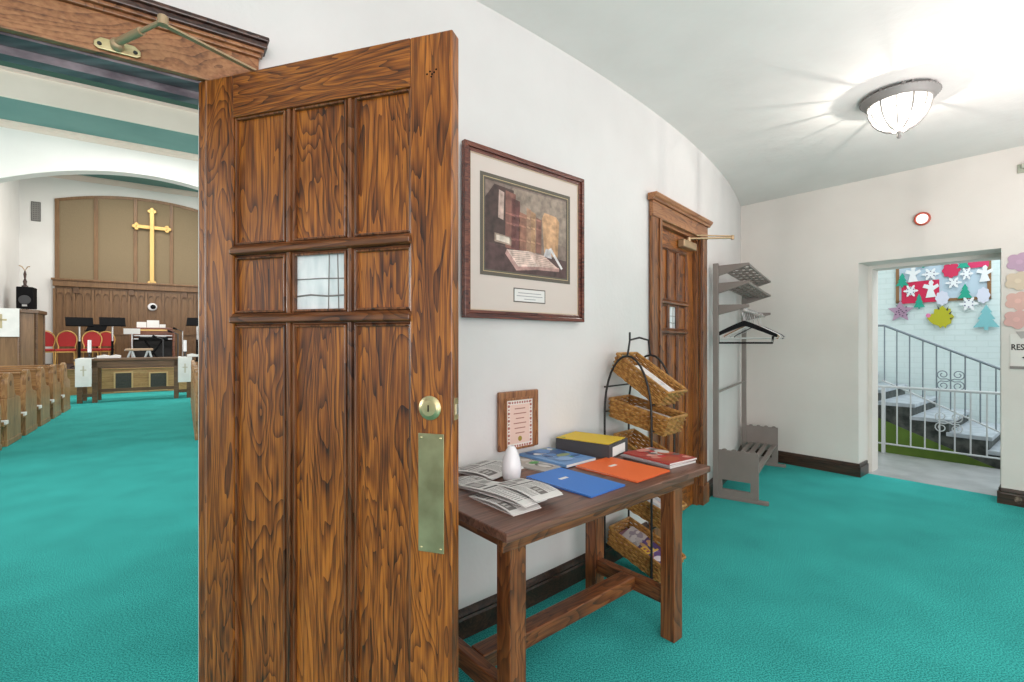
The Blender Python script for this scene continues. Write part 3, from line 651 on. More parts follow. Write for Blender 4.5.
# magazines and leaflets
def sheet_art(mb, w_, d_, z, cols, n, seed):
    rd = random.Random(seed)
    for i in range(n):
        x = rd.uniform(-w_/2+0.01, w_/2-0.05); y = rd.uniform(-d_/2+0.01, d_/2-0.05); a = rd.uniform(0.03, w_*0.6); b = rd.uniform(0.02, d_*0.4)
        a = min(a, w_/2-0.004-x); b = min(b, d_/2-0.004-y); zz = z + 0.00012*(i+1)
        c = rd.choice(cols)
        pts = [(x+a/2+a/2*math.cos(t)*rd.uniform(0.8, 1), y+b/2+b/2*math.sin(t)*rd.uniform(0.8, 1), zz) for t in [k*pi/4+0.4 for k in range(8)]]
        mb.add(pts, [tuple(range(8))], c)
def magazine(name, label, pxs, z, thick, base, cols, n, seed, cat='magazine', group=None, size=None):
    c, w_, d_, a = rect_px(pxs, z)
    if size: w_, d_ = size
    t = thing(name, label, cat, (c.x, c.y, z), a, group)
    mb = MB(); mb.box(-w_/2+0.001, w_/2-0.001, -d_/2+0.001, d_/2-0.001, 0.0006, thick-0.0006, (0.68, 0.67, 0.65)); mb.build('pages', M_printm, t)
    mb = MB(); mb.box(-w_/2, w_/2, -d_/2, d_/2, thick-0.0006, thick, base); mb.box(-w_/2, w_/2, -d_/2, d_/2, 0, 0.0006, base); mb.box(-w_/2-0.0006, -w_/2, -d_/2, d_/2, 0, thick, base)
    sheet_art(mb, w_, d_, thick, cols, n, seed); mb.build('cover', M_print, t)
    return t
BL = [(0.10, 0.25, 0.55), (0.25, 0.42, 0.70), (0.75, 0.80, 0.85), (0.12, 0.35, 0.22), (0.30, 0.36, 0.18), (0.05, 0.12, 0.3)]
magazine('magazine', 'blue and green landscape magazine beside the charcoal box', [(567, 469), (592, 460), (550, 449), (522, 455.5)], TZ+0.0045, 0.012, (0.16, 0.32, 0.60), BL, 30, 3)
GR = [(0.25, 0.22, 0.2), (0.5, 0.47, 0.42), (0.12, 0.12, 0.11), (0.10, 0.35, 0.10), (0.62, 0.60, 0.58)]
magazine('magazine', 'grey and green booklet between vase and blue folder', [(545, 474), (562, 466), (520, 459), (505, 463)], TZ, 0.006, (0.42, 0.40, 0.37), GR, 14, 11)
magazine('magazine', 'dark leaflet behind the white vase under the plaque', [(522, 463), (545, 455), (515, 449), (494, 456)], TZ, 0.004, (0.30, 0.27, 0.24), GR, 10, 21)
RD = [(0.55, 0.03, 0.04), (0.70, 0.30, 0.25), (0.15, 0.13, 0.13), (0.65, 0.62, 0.60), (0.45, 0.10, 0.05)]
rp_ = [(674, 470.5), (700.7, 463), (645, 451), (619, 456)]
labs = ['lowest of three magazines piled at the right end of the table', 'middle one of three magazines piled at the right end of the table', 'red-covered magazine on top of the pile at the table end']
zz = TZ
for k in range(3):
    sh = (0, 0, 0) if k == 0 else None
    o = [(x+(-2.0 if k == 1 else (1.0 if k == 2 else 0)), y+(0.4*k if k == 1 else 0)) for x, y in rp_]
    th_ = (0.009, 0.006, 0.008)[k]
    t = magazine('magazine', labs[k], o, TZ, th_, ((0.45, 0.43, 0.42), (0.35, 0.33, 0.34), (0.42, 0.06, 0.05))[k], (GR, GR, RD)[k], 22, 31+k, group='magazines piled at the table end', size=(0.20, 0.275))
    t.location.z = zz; t.rotation_euler.z += (0, 0.05, -0.03)[k]; zz += th_ + 0.0004

# newspapers / newsletters: folded leaflets with grey columns and photos
def newsletter(label, cx, cy, rot, z, tilt=0.0, seed=0, w_=0.14, d_=0.215):
    rd = random.Random(seed)
    p = tp(cx, cy); t = thing('newsletter', label, 'newsletter', (p.x, p.y, z), TA+rot, 'printed newsletters at the left end of the table')
    # bowed top sheet: profile across x
    n_ = 10; mb = MB()
    def hz(u): return 0.004 + 0.017*math.sin(pi*min(1, max(0, u)))**0.8 * (0.35+0.65*u) + tilt*u
    def put(u0, u1, v0, v1, col, dz):
        ks = max(1, int((u1-u0)*n_)); vs_ = []; fs_ = []
        for i in range(ks+1):
            u = u0+(u1-u0)*i/ks
            for v in (v0, v1): vs_.append(((u-0.5)*w_, (v-0.5)*d_, hz(u)+dz))
        for i in range(ks): fs_.append((2*i, 2*i+2, 2*i+3, 2*i+1))
        mb.add(vs_, fs_, col)
    # sheet with thickness
    vs_ = []; fs_ = []
    for i in range(n_+1):
        u = i/n_
        vs_ += [((u-0.5)*w_, -d_/2, hz(u)-0.0016), ((u-0.5)*w_, d_/2, hz(u)-0.0016), ((u-0.5)*w_, d_/2, hz(u)), ((u-0.5)*w_, -d_/2, hz(u))]
    for i in range(n_):
        for k in range(4): fs_.append((i*4+k, i*4+(k+1) % 4, i*4+4+(k+1) % 4, i*4+4+k))
    fs_ += [(0, 1, 2, 3), (n_*4+3, n_*4+2, n_*4+1, n_*4)]
    mb.add(vs_, fs_, (0.70, 0.69, 0.67))
    put(0.04, 0.10, 0.05, 0.95, (0.62, 0.61, 0.59), 0.0002)
    put(0.05, 0.30, 0.10, 0.50, (0.22, 0.21, 0.20), 0.0004); put(0.10, 0.26, 0.16, 0.44, (0.45, 0.43, 0.42), 0.0006)
    put(0.06, 0.22, 0.55, 0.92, (0.55, 0.54, 0.52), 0.0004)
    for k in range(6): put(0.08+k*0.022, 0.09+k*0.022, 0.58, 0.9, (0.15, 0.15, 0.15), 0.0006)
    put(0.36, 0.40, 0.08, 0.92, (0.08, 0.08, 0.08), 0.0004)
    for c in range(3):
        for k in range(12):
            e = 0.06+c*0.31+0.27*rd.uniform(0.8, 1)
            if (c+seed) % 3 == 1 and k > 4: continue
            put(0.45+k*0.04, 0.462+k*0.04, 0.06+c*0.31, e, (0.25, 0.25, 0.25), 0.0004)
    c = (1+3-seed) % 3
    put(0.64, 0.92, 0.06+c*0.31, 0.32+c*0.31, (0.18, 0.17, 0.16), 0.0005); put(0.70, 0.84, 0.10+c*0.31, 0.26+c*0.31, (0.50, 0.49, 0.47), 0.0007)
    mb.build('front_page', M_printm, t)
    mb = MB(); mb.box(-w_/2+0.002, w_/2+0.008, -d_/2+0.002, d_/2-0.003, 0.0, 0.0022, (0.74, 0.73, 0.71)); mb.build('back_page', M_printm, t)
    return t
nl = [('newsletter nearest the front left corner of the table', 0.085, 0.13, 0.20, 0.0), ('newsletter overlapping the nearest one at the table corner', 0.10, 0.22, 0.16, 0.0),
      ('newsletter lying next to the blue folder', 0.235, 0.225, 0.12, 0.0), ('newsletter between the vase and the wall', 0.205, 0.52, 0.05, 0.0),
      ('newsletter half hidden behind the edge of the open door', -0.0, 0.42, 0.1, 0.0)]
def nl_px(label, pxs, z, tilt, seed):
    c, w_, d_, a = rect_px(pxs, z); r_ = c - A0
    return newsletter(label, r_.dot(tx), r_.dot(ty), a-TA, z, tilt, seed, w_, d_)
nl_px('newsletter nearest the front left corner of the table', [(470, 497), (511, 516.5), (539, 507), (497, 490)], TZ, 0.0, 1)
nl_px('newsletter overlapping the nearest one behind the table corner', [(458, 486.5), (524, 507), (546, 499), (482, 480)], TZ+0.022, 0.0, 2)
nl_px('newsletter lying between white vase and blue folder', [(495, 485), (533, 502), (561, 494), (520, 478.5)], TZ+0.030, 0.0, 3)
nl_px('newsletter between the white vase and the curved wall', [(462, 471), (491, 482.5), (514, 468), (484, 459)], TZ+0.0065, 0.0, 4)
nl_px('newsletter half hidden behind the edge of the open door', [(447, 484), (470, 492), (486, 483), (462, 476)], TZ, 0.0, 5)

# vase
v = onz(511.5, 481, TZ)
vz = thing('bud_vase', 'small white egg-shaped vase standing among the newsletters', 'vase', (v.x, v.y, TZ+0.0005))
mb = MB(); mb.lathe([(0.026, 0), (0.031, 0.003), (0.037, 0.02), (0.040, 0.045), (0.039, 0.07), (0.033, 0.10), (0.022, 0.128), (0.014, 0.141), (0.0125, 0.144), (0.010, 0.1435), (0.012, 0.12), (0.0, 0.115)], 32)
mb.build('vase_body', M_porc, vz)

# plaque leaning on the wall
aP = (wa(499.5, 0.03)+wa(539.0, 0.03))/2; pw = (wp(wa(539.5, 0.02))-wp(wa(500.5, 0.02))).length
pb = wp(aP, 0.006); zP = H - 107*pb.y/F; hP = H - 49.5*pb.y/F - zP
plq = thing('wall_plaque', 'small wooden framed certificate on the wall above the table', 'plaque', (pb.x, pb.y, zP), whead(aP))
mb = MB(); mb.box(-pw/2, pw/2, -0.022, -0.002, 0, hP); mb.build('backboard', M_plaque, plq, 0.006)
mb = MB(); frame_rect(mb, -pw/2+0.034, pw/2-0.034, 0.0, hP-0.032, 0.012, -0.0275, -0.022); mb.build('moulding', M_plaque, plq, 0.002)
cx0, cx1, cz1 = -pw/2+0.046, pw/2-0.046, hP-0.044
mb = MB(); mb.box(cx0, cx1, -0.0235, -0.022, 0.003, cz1, (0.72, 0.66, 0.60))
bc = (0.36, 0.12, 0.10)
for k in range(13):
    z = 0.02 + k*(cz1-0.03)/12
    for sx in (cx0+0.012, cx1-0.012): mb.prism(circle(sx, z, 0.0075 if k % 2 else 0.005, 8), 'y', -0.0238, -0.0235, bc)
for k in range(9):
    x = cx0+0.02+k*(cx1-cx0-0.04)/8
    for z in (0.018, cz1-0.012): mb.prism(circle(x, z, 0.006, 8), 'y', -0.0238, -0.0235, bc)
mb.box(cx0+0.02, cx1-0.02, -0.0237, -0.0235, 0.03, cz1-0.022, (0.70, 0.50, 0.42))
for k in range(6):
    z = cz1-0.045-k*0.024; hwk = (0.035, 0.042, 0.028, 0.042, 0.036, 0.03)[k]
    mb.box(-hwk, hwk, -0.0240, -0.0237, z, z+0.005, (0.35, 0.16, 0.13))
mb.prism(circle(0.0, 0.052, 0.013, 14), 'y', -0.0242, -0.0237, (0.30, 0.22, 0.03))
mb.build('certificate', M_printm, plq)

# ------------------------------------------------------------------ iron rack with wicker baskets
rk0 = Vector((0.760, 2.630)); ra = whead(wa(632)); RXW, RYD = 0.27, 0.30
rx_ = Vector((math.cos(ra), math.sin(ra))); ry_ = Vector((-math.sin(ra), math.cos(ra)))
rk = thing('iron_rack', 'black iron pointed-arch display rack holding wicker baskets', 'rack', (rk0.x, rk0.y, 0), ra)
APZ = 1.265
for i, x in enumerate((0.0, RXW)):
    pts = []
    for k in range(9):                               # pointed arch: legs rise then lean together
        t = k/8; pts.append((x, RYD/2*(1-math.cos(t*pi/2)), 0.93 + (APZ-0.93)*math.sin(t*pi/2)))
    L = [(x, 0.0, 0.004), (x, 0.0, 0.45)] + pts
    Rr = [(p[0], RYD-p[1], p[2]) for p in reversed(L[:-1])]
    MB().tube(L+Rr, 0.0065, 8).build('arch_frame', M_iron, rk)
    for y in (0, RYD):
        MB().lathe([(0.011, 0.0), (0.012, 0.006), (0.007, 0.012), (0, 0.013)], 12, M=Mx((x, y, 0))).build('foot', M_iron, rk)
xm = RXW/2
mb = MB(); mb.tube([(0, RYD/2, APZ), (0.012, RYD/2, APZ+0.03), (0.028, RYD/2, APZ+0.09), (xm, RYD/2, APZ+0.105), (RXW-0.028, RYD/2, APZ+0.09), (RXW-0.012, RYD/2, APZ+0.03), (RXW, RYD/2, APZ)], 0.006, 8)
mb.tube([(0.028, RYD/2, APZ+0.09), (0.028, RYD/2, APZ+0.135)], 0.006, 8); mb.build('top_handle', M_iron, rk)
def basket_mesh(L, Wd, Hh):
    """open basket, x = width, y = length, woven of wavy strands; origin at the middle of the bottom"""
    mb = MB(); rows = 9
    def per(z, off, ph, n_=72):
        fl_ = 1 + 0.10*z/Hh; a, b = Wd/2*fl_, L/2*fl_; out = []
        tot = 2*(2*a+2*b)
        for i in range(n_):
            s = tot*i/n_; 
            if s < 2*a: p = (-a+s, -b); nn = (0, -1)
            elif s < 2*a+2*b: p = (a, -b+(s-2*a)); nn = (1, 0)
            elif s < 4*a+2*b: p = (a-(s-2*a-2*b), b); nn = (0, 1)
            else: p = (-a, b-(s-4*a-2*b)); nn = (-1, 0)
            o = off*math.sin(2*pi*i/n_*18+ph)
            out.append((p[0]+nn[0]*o, p[1]+nn[1]*o, z))
        return out
    for r_ in range(rows):
        z = Hh*(r_+0.5)/rows; mb.tube(per(z, 0.0042, pi*(r_ % 2)), Hh/rows*0.52, 5, True)
    mb.box(-Wd/2, Wd/2, -L/2, L/2, 0.0, 0.006)
    rim = MB(); pp_ = per(Hh, 0, 0); rim.tube(pp_, 0.0085, 6, True)
    return mb, rim
BLn, BWd, BH = 0.345, 0.205, 0.105
# height of the bottom middle, tilt (front end down), offset toward the room
bk = [(0.095, 20, -0.02, 'lowest wicker basket under the table end, filled with purple booklets'),
      (0.375, 17, -0.02, 'second wicker basket from the floor in the iron rack'),
      (0.63, 24, -0.03, 'middle wicker basket of the iron rack, just above table level'),
      (0.868, 12, -0.03, 'wicker basket holding leaflets, second from the top of the rack'),
      (1.085, 33, -0.02, 'topmost wicker basket, steeply tilted in the iron rack')]
proto = None
for k, (z, tl, oy, lb) in enumerate(bk):
    loc2 = rk0 + rx_*(xm - (0.015 if k == 0 else 0)) + ry_*(RYD/2+oy); loc = (loc2.x, loc2.y, z)
    rot = Matrix.Rotation(ra, 4, 'Z') @ Matrix.Rotation(R(tl), 4, 'X'); eu = rot.to_euler()
    if proto is None:
        proto = thing('wicker_basket', lb, 'basket', loc, group='wicker baskets in the iron rack', rot=eu)
        wv, rim = basket_mesh(BLn, BWd, BH); wv.build('woven_body', M_wick, proto); rim.build('rim', M_wick, proto)
        bsk = proto
    else: bsk = dup(proto, loc, rot=eu, label=lb)
    M0 = Matrix.Translation(loc) @ rot
    # what lies in it
    if k in (1, 3, 4):
        for j in range(2):
            o = thing('leaflet', ('white leaflet lying in the %s basket of the rack, %s' % ({1: 'second lowest', 3: 'second highest', 4: 'top'}[k], ('under', 'uppermost')[j])), 'leaflet', M0 @ Vector((0.004*j, -0.015, 0.05+0.012*j)), group='leaflets in the baskets', rot=eu)
            mb = MB(); mb.box(-0.085, 0.085, -0.13, 0.13, 0, 0.006, (0.74, 0.73, 0.72)); sheet_art(mb, 0.17, 0.25, 0.006, [(0.5, 0.55, 0.6), (0.68, 0.66, 0.64), (0.3, 0.33, 0.38), (0.6, 0.45, 0.45)], 9, 50+k*3+j)
            mb.build('cover', M_printm, o)
    if k == 0:
        cols = [((0.42, 0.22, 0.30), [(0.5, 0.3, 0.38), (0.35, 0.18, 0.26)], 'pinkish booklet under the purple one in the lowest basket'), ((0.06, 0.03, 0.13), [(0.10, 0.05, 0.2), (0.5, 0.28, 0.12), (0.65, 0.6, 0.65), (0.3, 0.06, 0.1)], 'dark purple booklet with yellow letters in the lowest basket'), ((0.55, 0.50, 0.50), [(0.3, 0.25, 0.3), (0.65, 0.6, 0.6)], 'grey booklet at the back of the lowest basket')]
        for j, (bc_, cs, lb2) in enumerate(cols):
            off = ((-0.01, 0.03, 0.050), (0.0, -0.05, 0.066), (0.02, 0.085, 0.066))[j]
            o = thing('booklet', lb2, 'booklet', M0 @ Vector(off), group='booklets in the lowest basket', rot=(rot @ Matrix.Rotation(R((2, -6, 8)[j]), 4, 'Z')).to_euler())
            dl = (0.26, 0.20, 0.11)[j]
            mb = MB(); mb.box(-0.085, 0.085, -dl/2, dl/2, 0, 0.010, bc_); sheet_art(mb, 0.17, dl, 0.010, cs, 12, 80+j)
            if j == 1: text_into(mb, 'ELL', 0.075, Mx((-0.062, -0.005, 0.0125)), (0.75, 0.48, 0.05), 0.0004)
            mb.build('cover', M_print, o)
for z, y0, y1 in ((0.055, 0.0, 0), (0.325, 0, 0), (0.575, 0, 0), (0.855, 0, 0), (1.0, 0, 0)):
    mb = MB(); mb.tube([(0, 0, z), (RXW, 0, z)], 0.005, 8); zr = z + RYD*math.tan(R(15)); mb.tube([(0, RYD, zr), (RXW, RYD, zr)], 0.005, 8)
    mb.build('cross_bar', M_iron, rk)

# ------------------------------------------------------------------ coat rack
ka = R(55.65); k0 = Vector((1.748, 4.196)); KL = 1.453
kx = Vector((math.cos(ka), math.sin(ka))); ky_ = Vector((-math.sin(ka), math.cos(ka)))
def kp(x, y, z): p = k0 + kx*x + ky_*y; return Vector((p.x, p.y, z))
kr = thing('coat_rack', 'taupe metal coat rack with slotted hat shelves in the far corner', 'coat rack', (k0.x, k0.y, 0), ka)
for x in (0, KL):
    s = 1 if x == 0 else -1
    MB().box(x-0.02, x+0.02, -0.045, 0.0, 0.03, 2.02).build('upright', M_rack, kr, 0.004)
    MB().box(x-0.022, x+0.022, -0.43, 0.0, 0.0, 0.03).build('foot', M_rack, kr, 0.006)
    pn = MB(); z0, z1 = 0.03, 0.415; y0, y1 = -0.355, -0.045
    sl = (y0+0.06, y1-0.03, 0.085, 0.165)
    pn.box(x-0.016, x+0.016, y0, y1, z0, sl[2]); pn.box(x-0.016, x+0.016, y0, y1, sl[3], z1)
    pn.box(x-0.016, x+0.016, y0, sl[0], sl[2], sl[3]); pn.box(x-0.016, x+0.016, sl[1], y1, sl[2], sl[3])
    for k in range(4): pn.prism(circle(y0+0.04+k*0.075, z1, 0.020, 10, 0, pi, ry=0.012), 'x', x-0.016, x+0.016)
    pn.build('end_panel', M_rack, kr, 0.003)
    for z, dz in ((1.965, 0.035), (1.815, 0.035), (1.63, 0.02)):
        mb = MB(); mb.prism([(-0.045, z-0.055), (-0.045, z+0.035), (-0.285, z+dz+0.006), (-0.285, z+dz-0.016)], 'x', x-0.012, x+0.012); mb.build('shelf_arm', M_rack, kr, 0.003)
for k in range(4): MB().box(0.016, KL-0.016, -0.34+k*0.075, -0.297+k*0.075, 0.215, 0.235).build('shoe_slat', M_rack, kr, 0.003)
for z in (1.985, 1.835):
    mb = MB()
    for j in range(5):
        y = -0.285 + j*0.058
        mb.box(0.012, KL-0.012, y, y+0.011, z-0.006, z+0.014)
    for j in range(8):
        x = 0.012 + j*(KL-0.024-0.026)/7
        mb.box(x, x+0.022, -0.285, -0.043, z-0.004, z+0.012)
    mb.build('hat_shelf', M_rack, kr)
MB().tube([(0.013, -0.225, 1.615), (KL-0.013, -0.225, 1.615)], 0.0125, 12).build('hanging_rod', M_steel, kr)
MB().tube([(0.02, -0.02, 0.9), (KL-0.02, -0.02, 0.9)], 0.010, 10).build('back_rail', M_rack, kr)

# hangers: local x across the shoulders, hook over the rod at the origin
def hook_pts(r_=0.017):
    return [(r_*math.cos(t), 0, r_*math.sin(t)-r_+0.0) for t in [R(200-25*i) for i in range(9)]] + [(0.008, 0, -0.055), (0.0, 0, -0.075), (0.0, 0, -0.10)]
def hanger(label, x, rot, m, style, y=-0.225):
    p = kp(x, y, 1.635+0.004); t = thing('coat_hanger', label, 'hanger', p, ka+pi/2+rot, 'coat hangers on the rack rod')
    MB().tube(hook_pts(), 0.0022, 6).build('hook', M_wire if style != 'wire' else m, t)
    if style == 'wide':
        mb = MB(); n_ = 13
        for s in (-1, 1):
            vs_ = []; fs_ = []
            for i in range(n_+1):
                u = i/n_; xx = s*0.225*u; zc = -0.10 - 0.085*u**1.15; hh = 0.022 - 0.010*u; wy = 0.008 + 0.016*u
                yb = 0.03*u*u
                vs_ += [(xx, -wy+yb, zc-hh), (xx, wy+yb, zc-hh), (xx, wy+yb, zc+hh*0.6), (xx, -wy+yb, zc+hh*0.6)]
            for i in range(n_):
                for k in range(4): fs_.append((i*4+k, i*4+(k+1) % 4, i*4+4+(k+1) % 4, i*4+4+k))
            fs_ += [(0, 1, 2, 3), (n_*4+3, n_*4+2, n_*4+1, n_*4)]
            mb.add(vs_, fs_, smooth=True)
        mb.build('shoulders', m, t)
        MB().tube([(-0.20, 0.02, -0.19), (-0.195, 0.02, -0.235), (0.195, 0.02, -0.235), (0.20, 0.02, -0.19)], 0.006, 8).build('trouser_bar', m, t)
    else:
        r_ = 0.0045 if style == 'tube' else 0.0016
        pts = [(0, 0, -0.10), (-0.06, 0, -0.118), (-0.19, 0, -0.175), (-0.212, 0, -0.19), (-0.205, 0, -0.203), (0, 0, -0.203), (0.205, 0, -0.203), (0.212, 0, -0.19), (0.19, 0, -0.175), (0.06, 0, -0.118)]
        MB().tube(pts, r_, 8, True).build('shoulders', m, t)
    for o in t.children: o.data.transform(Matrix.Diagonal((1.08, 1, 1.3, 1)))
hanger('black wide-shouldered coat hanger with trouser bar, nearest on the rack rod', 0.13, 0.30, M_black, 'wide')
M_hang = mat('dark_brown_plastic', (0.03, 0.02, 0.016), 0.5)
hanger('dark brown coat hanger just behind the black wide-shouldered one', 0.21, 0.16, M_hang, 'wide')
hs = [('second coat hanger from the near end, slim white plastic', 0.30, 0.10, M_clear, 'tube'), ('pinkish white slim coat hanger behind the second one', 0.40, -0.08, mat('blush_plastic', (0.62, 0.48, 0.44), 0.3), 'tube'),
      ('thin brown wooden-toned coat hanger in the middle of the rod', 0.52, 0.12, mat('tan_plastic', (0.35, 0.18, 0.08), 0.4), 'tube'), ('slim white coat hanger past the middle of the rod', 0.66, -0.05, M_clear, 'tube'),
      ('pale grey coat hanger towards the far end of the rod', 0.82, 0.15, mat('pale_grey_plastic', (0.5, 0.5, 0.5), 0.4), 'tube'), ('dark slim coat hanger at the far end of the rod', 1.0, -0.04, M_greyp, 'tube'),
      ('thin wire coat hanger, last but one at the far end', 1.18, 0.2, M_wire, 'wire')]
for h_ in hs: hanger(*h_)

# ------------------------------------------------------------------ ceiling lamp and disc on the wall
Lp = onz(899, 94.5, CEIL); LS = 0.86; 
lp = thing('ceiling_lamp', 'round flush ceiling lamp with glowing ribbed glass bowl', 'lamp', (Lp.x, Lp.y, CEIL))
mb = MB(); mb.lathe([(0.10, -0.001), (0.10, -0.02), (0.06, -0.028), (0, -0.028)], 32); mb.build('canopy', M_lgrey, lp)
mb = MB(); mb.lathe([(0.232, -0.014), (0.240, -0.022), (0.230, -0.032), (0.224, -0.040), (0.204, -0.060), (0.190, -0.060), (0.190, -0.054), (0.206, -0.036), (0.222, -0.014), (0.232, -0.014)], 48)
for k in range(56):
    t = 2*pi*k/56; mb.lathe([(0.0001, 0.006), (0.005, 0.003), (0.006, 0), (0.005, -0.003), (0.0001, -0.006)], 6, M=Mx((0.238*math.cos(t), 0.238*math.sin(t), -0.022)))
mb.build('trim_ring', M_lgrey, lp)
for k in range(14):  # added blocks of uneven width, casting radial streaks on the ceiling
    t = 2*pi*k/14 + 0.12*math.sin(k*2.3); wd = 0.007 + 0.006*((k*7) % 5)/4
    mb = MB(); mb.box(0.205, 0.225, -wd, wd, -0.016, -0.0005, M=Mx(rz=t)); mb.build('added_streak_block', M_lgrey, lp)
prof = [(0.188, -0.055), (0.186, -0.078), (0.176, -0.112), (0.155, -0.148), (0.123, -0.18), (0.083, -0.203), (0.04, -0.215), (0.0, -0.218)]
gb = MB().lathe(prof, 40).build('glass_bowl', M_glow, lp)
for k in range(12):
    t = 2*pi*k/12+0.3; mb = MB()
    mb.tube([((r_+0.003)*math.cos(t), (r_+0.003)*math.sin(t), z-0.002) for r_, z in prof[:-1]], 0.0045 if k % 2 else 0.0065, 6)
    a = []
    for i in range(9):
        tt = t + (2*pi/12)*i/8; zz = -0.088 - 0.03*abs(math.cos(pi*i/8)); rr_ = 0.186 - 0.012*abs(math.cos(pi*i/8))
        a.append(((rr_+0.004)*math.cos(tt), (rr_+0.004)*math.sin(tt), zz))
    mb.tube(a, 0.0018, 6); mb.build('rib', M_lgrey, gb)
MB().lathe([(0.0, -0.214), (0.016, -0.217), (0.018, -0.224), (0.009, -0.230), (0.008, -0.238), (0.014, -0.246), (0.015, -0.253), (0.008, -0.262), (0, -0.264)], 18).build('finial', M_lgrey, lp)
for o in [lp_ for lp_ in lp.children] + [g_ for c_ in lp.children for g_ in c_.children]: o.data.transform(Matrix.Diagonal((LS, LS, 1.08, 1)))
pl_ = bpy.data.lights.new('bulb', 'POINT'); pl_.energy = 30; pl_.color = (1, 0.94, 0.86); pl_.shadow_soft_size = 0.008
po = bpy.data.objects.new('bulb', pl_); C.objects.link(po); po.parent = lp; po.location = (0, 0, -0.12)

t_, z_ = on_w(922.5, 219, 0)
p = B(t_, -0.001, z_)
dk = thing('wall_beacon', 'small round red-rimmed white light on the end wall above the doorway', 'light', p, BACK)
mb = MB(); Md = Mx(rx=R(90)); mb.lathe([(0.058, 0.0), (0.062, 0.008), (0.060, 0.022), (0.050, 0.028), (0.044, 0.022), (0.043, 0.004), (0.043, 0.0)], 32, M=Md); mb.build('rim', M_redrim, dk)
MB().lathe([(0.043, 0.004), (0.042, 0.016), (0.032, 0.024), (0.016, 0.029), (0.0, 0.030)], 28, M=Md).build('lens', M_lit, dk)

# small box high at the right edge
t_, z_ = on_w(1022, 168, 0); p = B(t_, -0.001, z_)
sb = thing('wall_bracket', 'small greenish metal bracket high on the end wall at right edge', 'bracket', p, BACK)
mb = MB(); mb.box(-0.025, 0.06, -0.012, 0, -0.04, 0.03); mb.build('back_plate', mat('verdigris', (0.36, 0.38, 0.30), 0.5), sb, 0.003)
mb = MB(); mb.box(0.0, 0.05, -0.05, -0.012, -0.012, 0.022); mb.build('clip', mat('verdigris_clip', (0.42, 0.44, 0.36), 0.5), sb, 0.004)

# restroom sign and paper flowers on the right
t0_, zt_ = on_w(1010.3, 334, 0); _, zb_ = on_w(1010.3, 366, 0)
sg = thing('restroom_sign', 'white restroom sign with black letters and arrow right of the doorway', 'sign', B(t0_, -0.001, 0), BACK)
mb = MB(); mb.box(0, 0.42, -0.003, 0, zb_, zt_); mb.build('sign_board', mat('sign_white', (0.72, 0.69, 0.65), 0.6), sg)
_, zl = on_w(1011, 349.8, 0)
mb = MB(); text_into(mb, 'RESTROOM', 0.066, Mx((0.004, -0.0035, zl), rx=R(90)) @ Matrix.Diagonal((0.74, 1, 1, 1)), (0.01, 0.01, 0.01)); mb.build('lettering', M_printm, sg)
ac = zl - 0.062
mb = MB(); mb.prism([(0.065, ac), (0.10, ac+0.022), (0.10, ac+0.008), (0.22, ac+0.008), (0.22, ac-0.008), (0.10, ac-0.008), (0.10, ac-0.022)], 'y', -0.0045, -0.003, (0.01, 0.01, 0.01)); mb.build('arrow', M_printm, sg)
mb = MB(); mb.box(-0.002, 0.422, -0.008, 0, zb_-0.022, zb_); mb.build('bottom_strip', mat('grey_strip', (0.22, 0.20, 0.19), 0.6), sg)
fl_c = [((0.48, 0.33, 0.44), 262, 1019.5, 'mauve paper flower, topmost of four beside the doorway'), ((0.62, 0.52, 0.40), 281, 1018, 'cream paper flower, second from top beside the doorway'),
        ((0.66, 0.42, 0.37), 301, 1018, 'peach paper flower, third from top beside the doorway'), ((0.66, 0.40, 0.37), 319.5, 1016.5, 'pink paper flower, lowest of four above the restroom sign')]
for k, (c, py, px, lb) in enumerate(fl_c):
    t_, z_ = on_w(px, py, 0); o = thing('paper_flower', lb, 'paper flower', B(t_, -0.002 - 0.004*(k % 2), z_), BACK, 'paper flowers beside the doorway')
    pts = []
    for i in range(60):
        a = 2*pi*i/60; rr_ = 0.060 + 0.020*abs(math.cos(2.5*a+0.3)); pts.append((rr_*math.cos(a), rr_*math.sin(a)))
    mb = MB(); mb.prism(pts, 'y', -0.003, 0); mb.build('petals', mat('flower_paper', c, 0.8), o)
    MB().prism(circle(0, 0, 0.02, 14), 'y', -0.005, -0.003).build('flower_centre', mat('flower_centre_paper', tuple(min(1, v*1.12) for v in c), 0.8), o)
t_, z_ = on_w(1021, 335, 0)
o = thing('paper_flowerpot', 'grey paper flowerpot under the four paper flowers', 'paper cut-out', B(t_, -0.003, z_), BACK)
mb = MB(); mb.prism([(-0.03, 0.03), (0.05, 0.03), (0.04, -0.02), (0.0, -0.03)], 'y', -0.004, -0.001); mb.build('pot_paper', mat('stem_paper_grey', (0.42, 0.40, 0.38), 0.8), o)

# ------------------------------------------------------------------ stairwell beyond the doorway
ld = MB(); ld.box(0.6, 4.2, 0.22, 1.50, -0.16, 0.0)
struct(ld.build('floor_landing', M_conc, loc=(K.x, K.y, -0.001), rotz=BACK), 'smooth grey concrete landing beyond the open doorway', 'floor')
bk_ = MB(); bk_.box(-2.6, 5.4, 2.85, 3.05, -1.6, 4.2)
struct(bk_.build('wall_stairwell', M_brick, loc=(K.x, K.y, 0), rotz=BACK), 'white painted brick wall behind the stairs', 'wall')
lf = MB(); lf.box(-2.6, 5.4, 1.50, 2.85, -1.62, -1.6)
struct(lf.build('floor_stairwell', M_green, loc=(K.x, K.y, 0), rotz=BACK), 'green floor below the stair landing', 'floor')
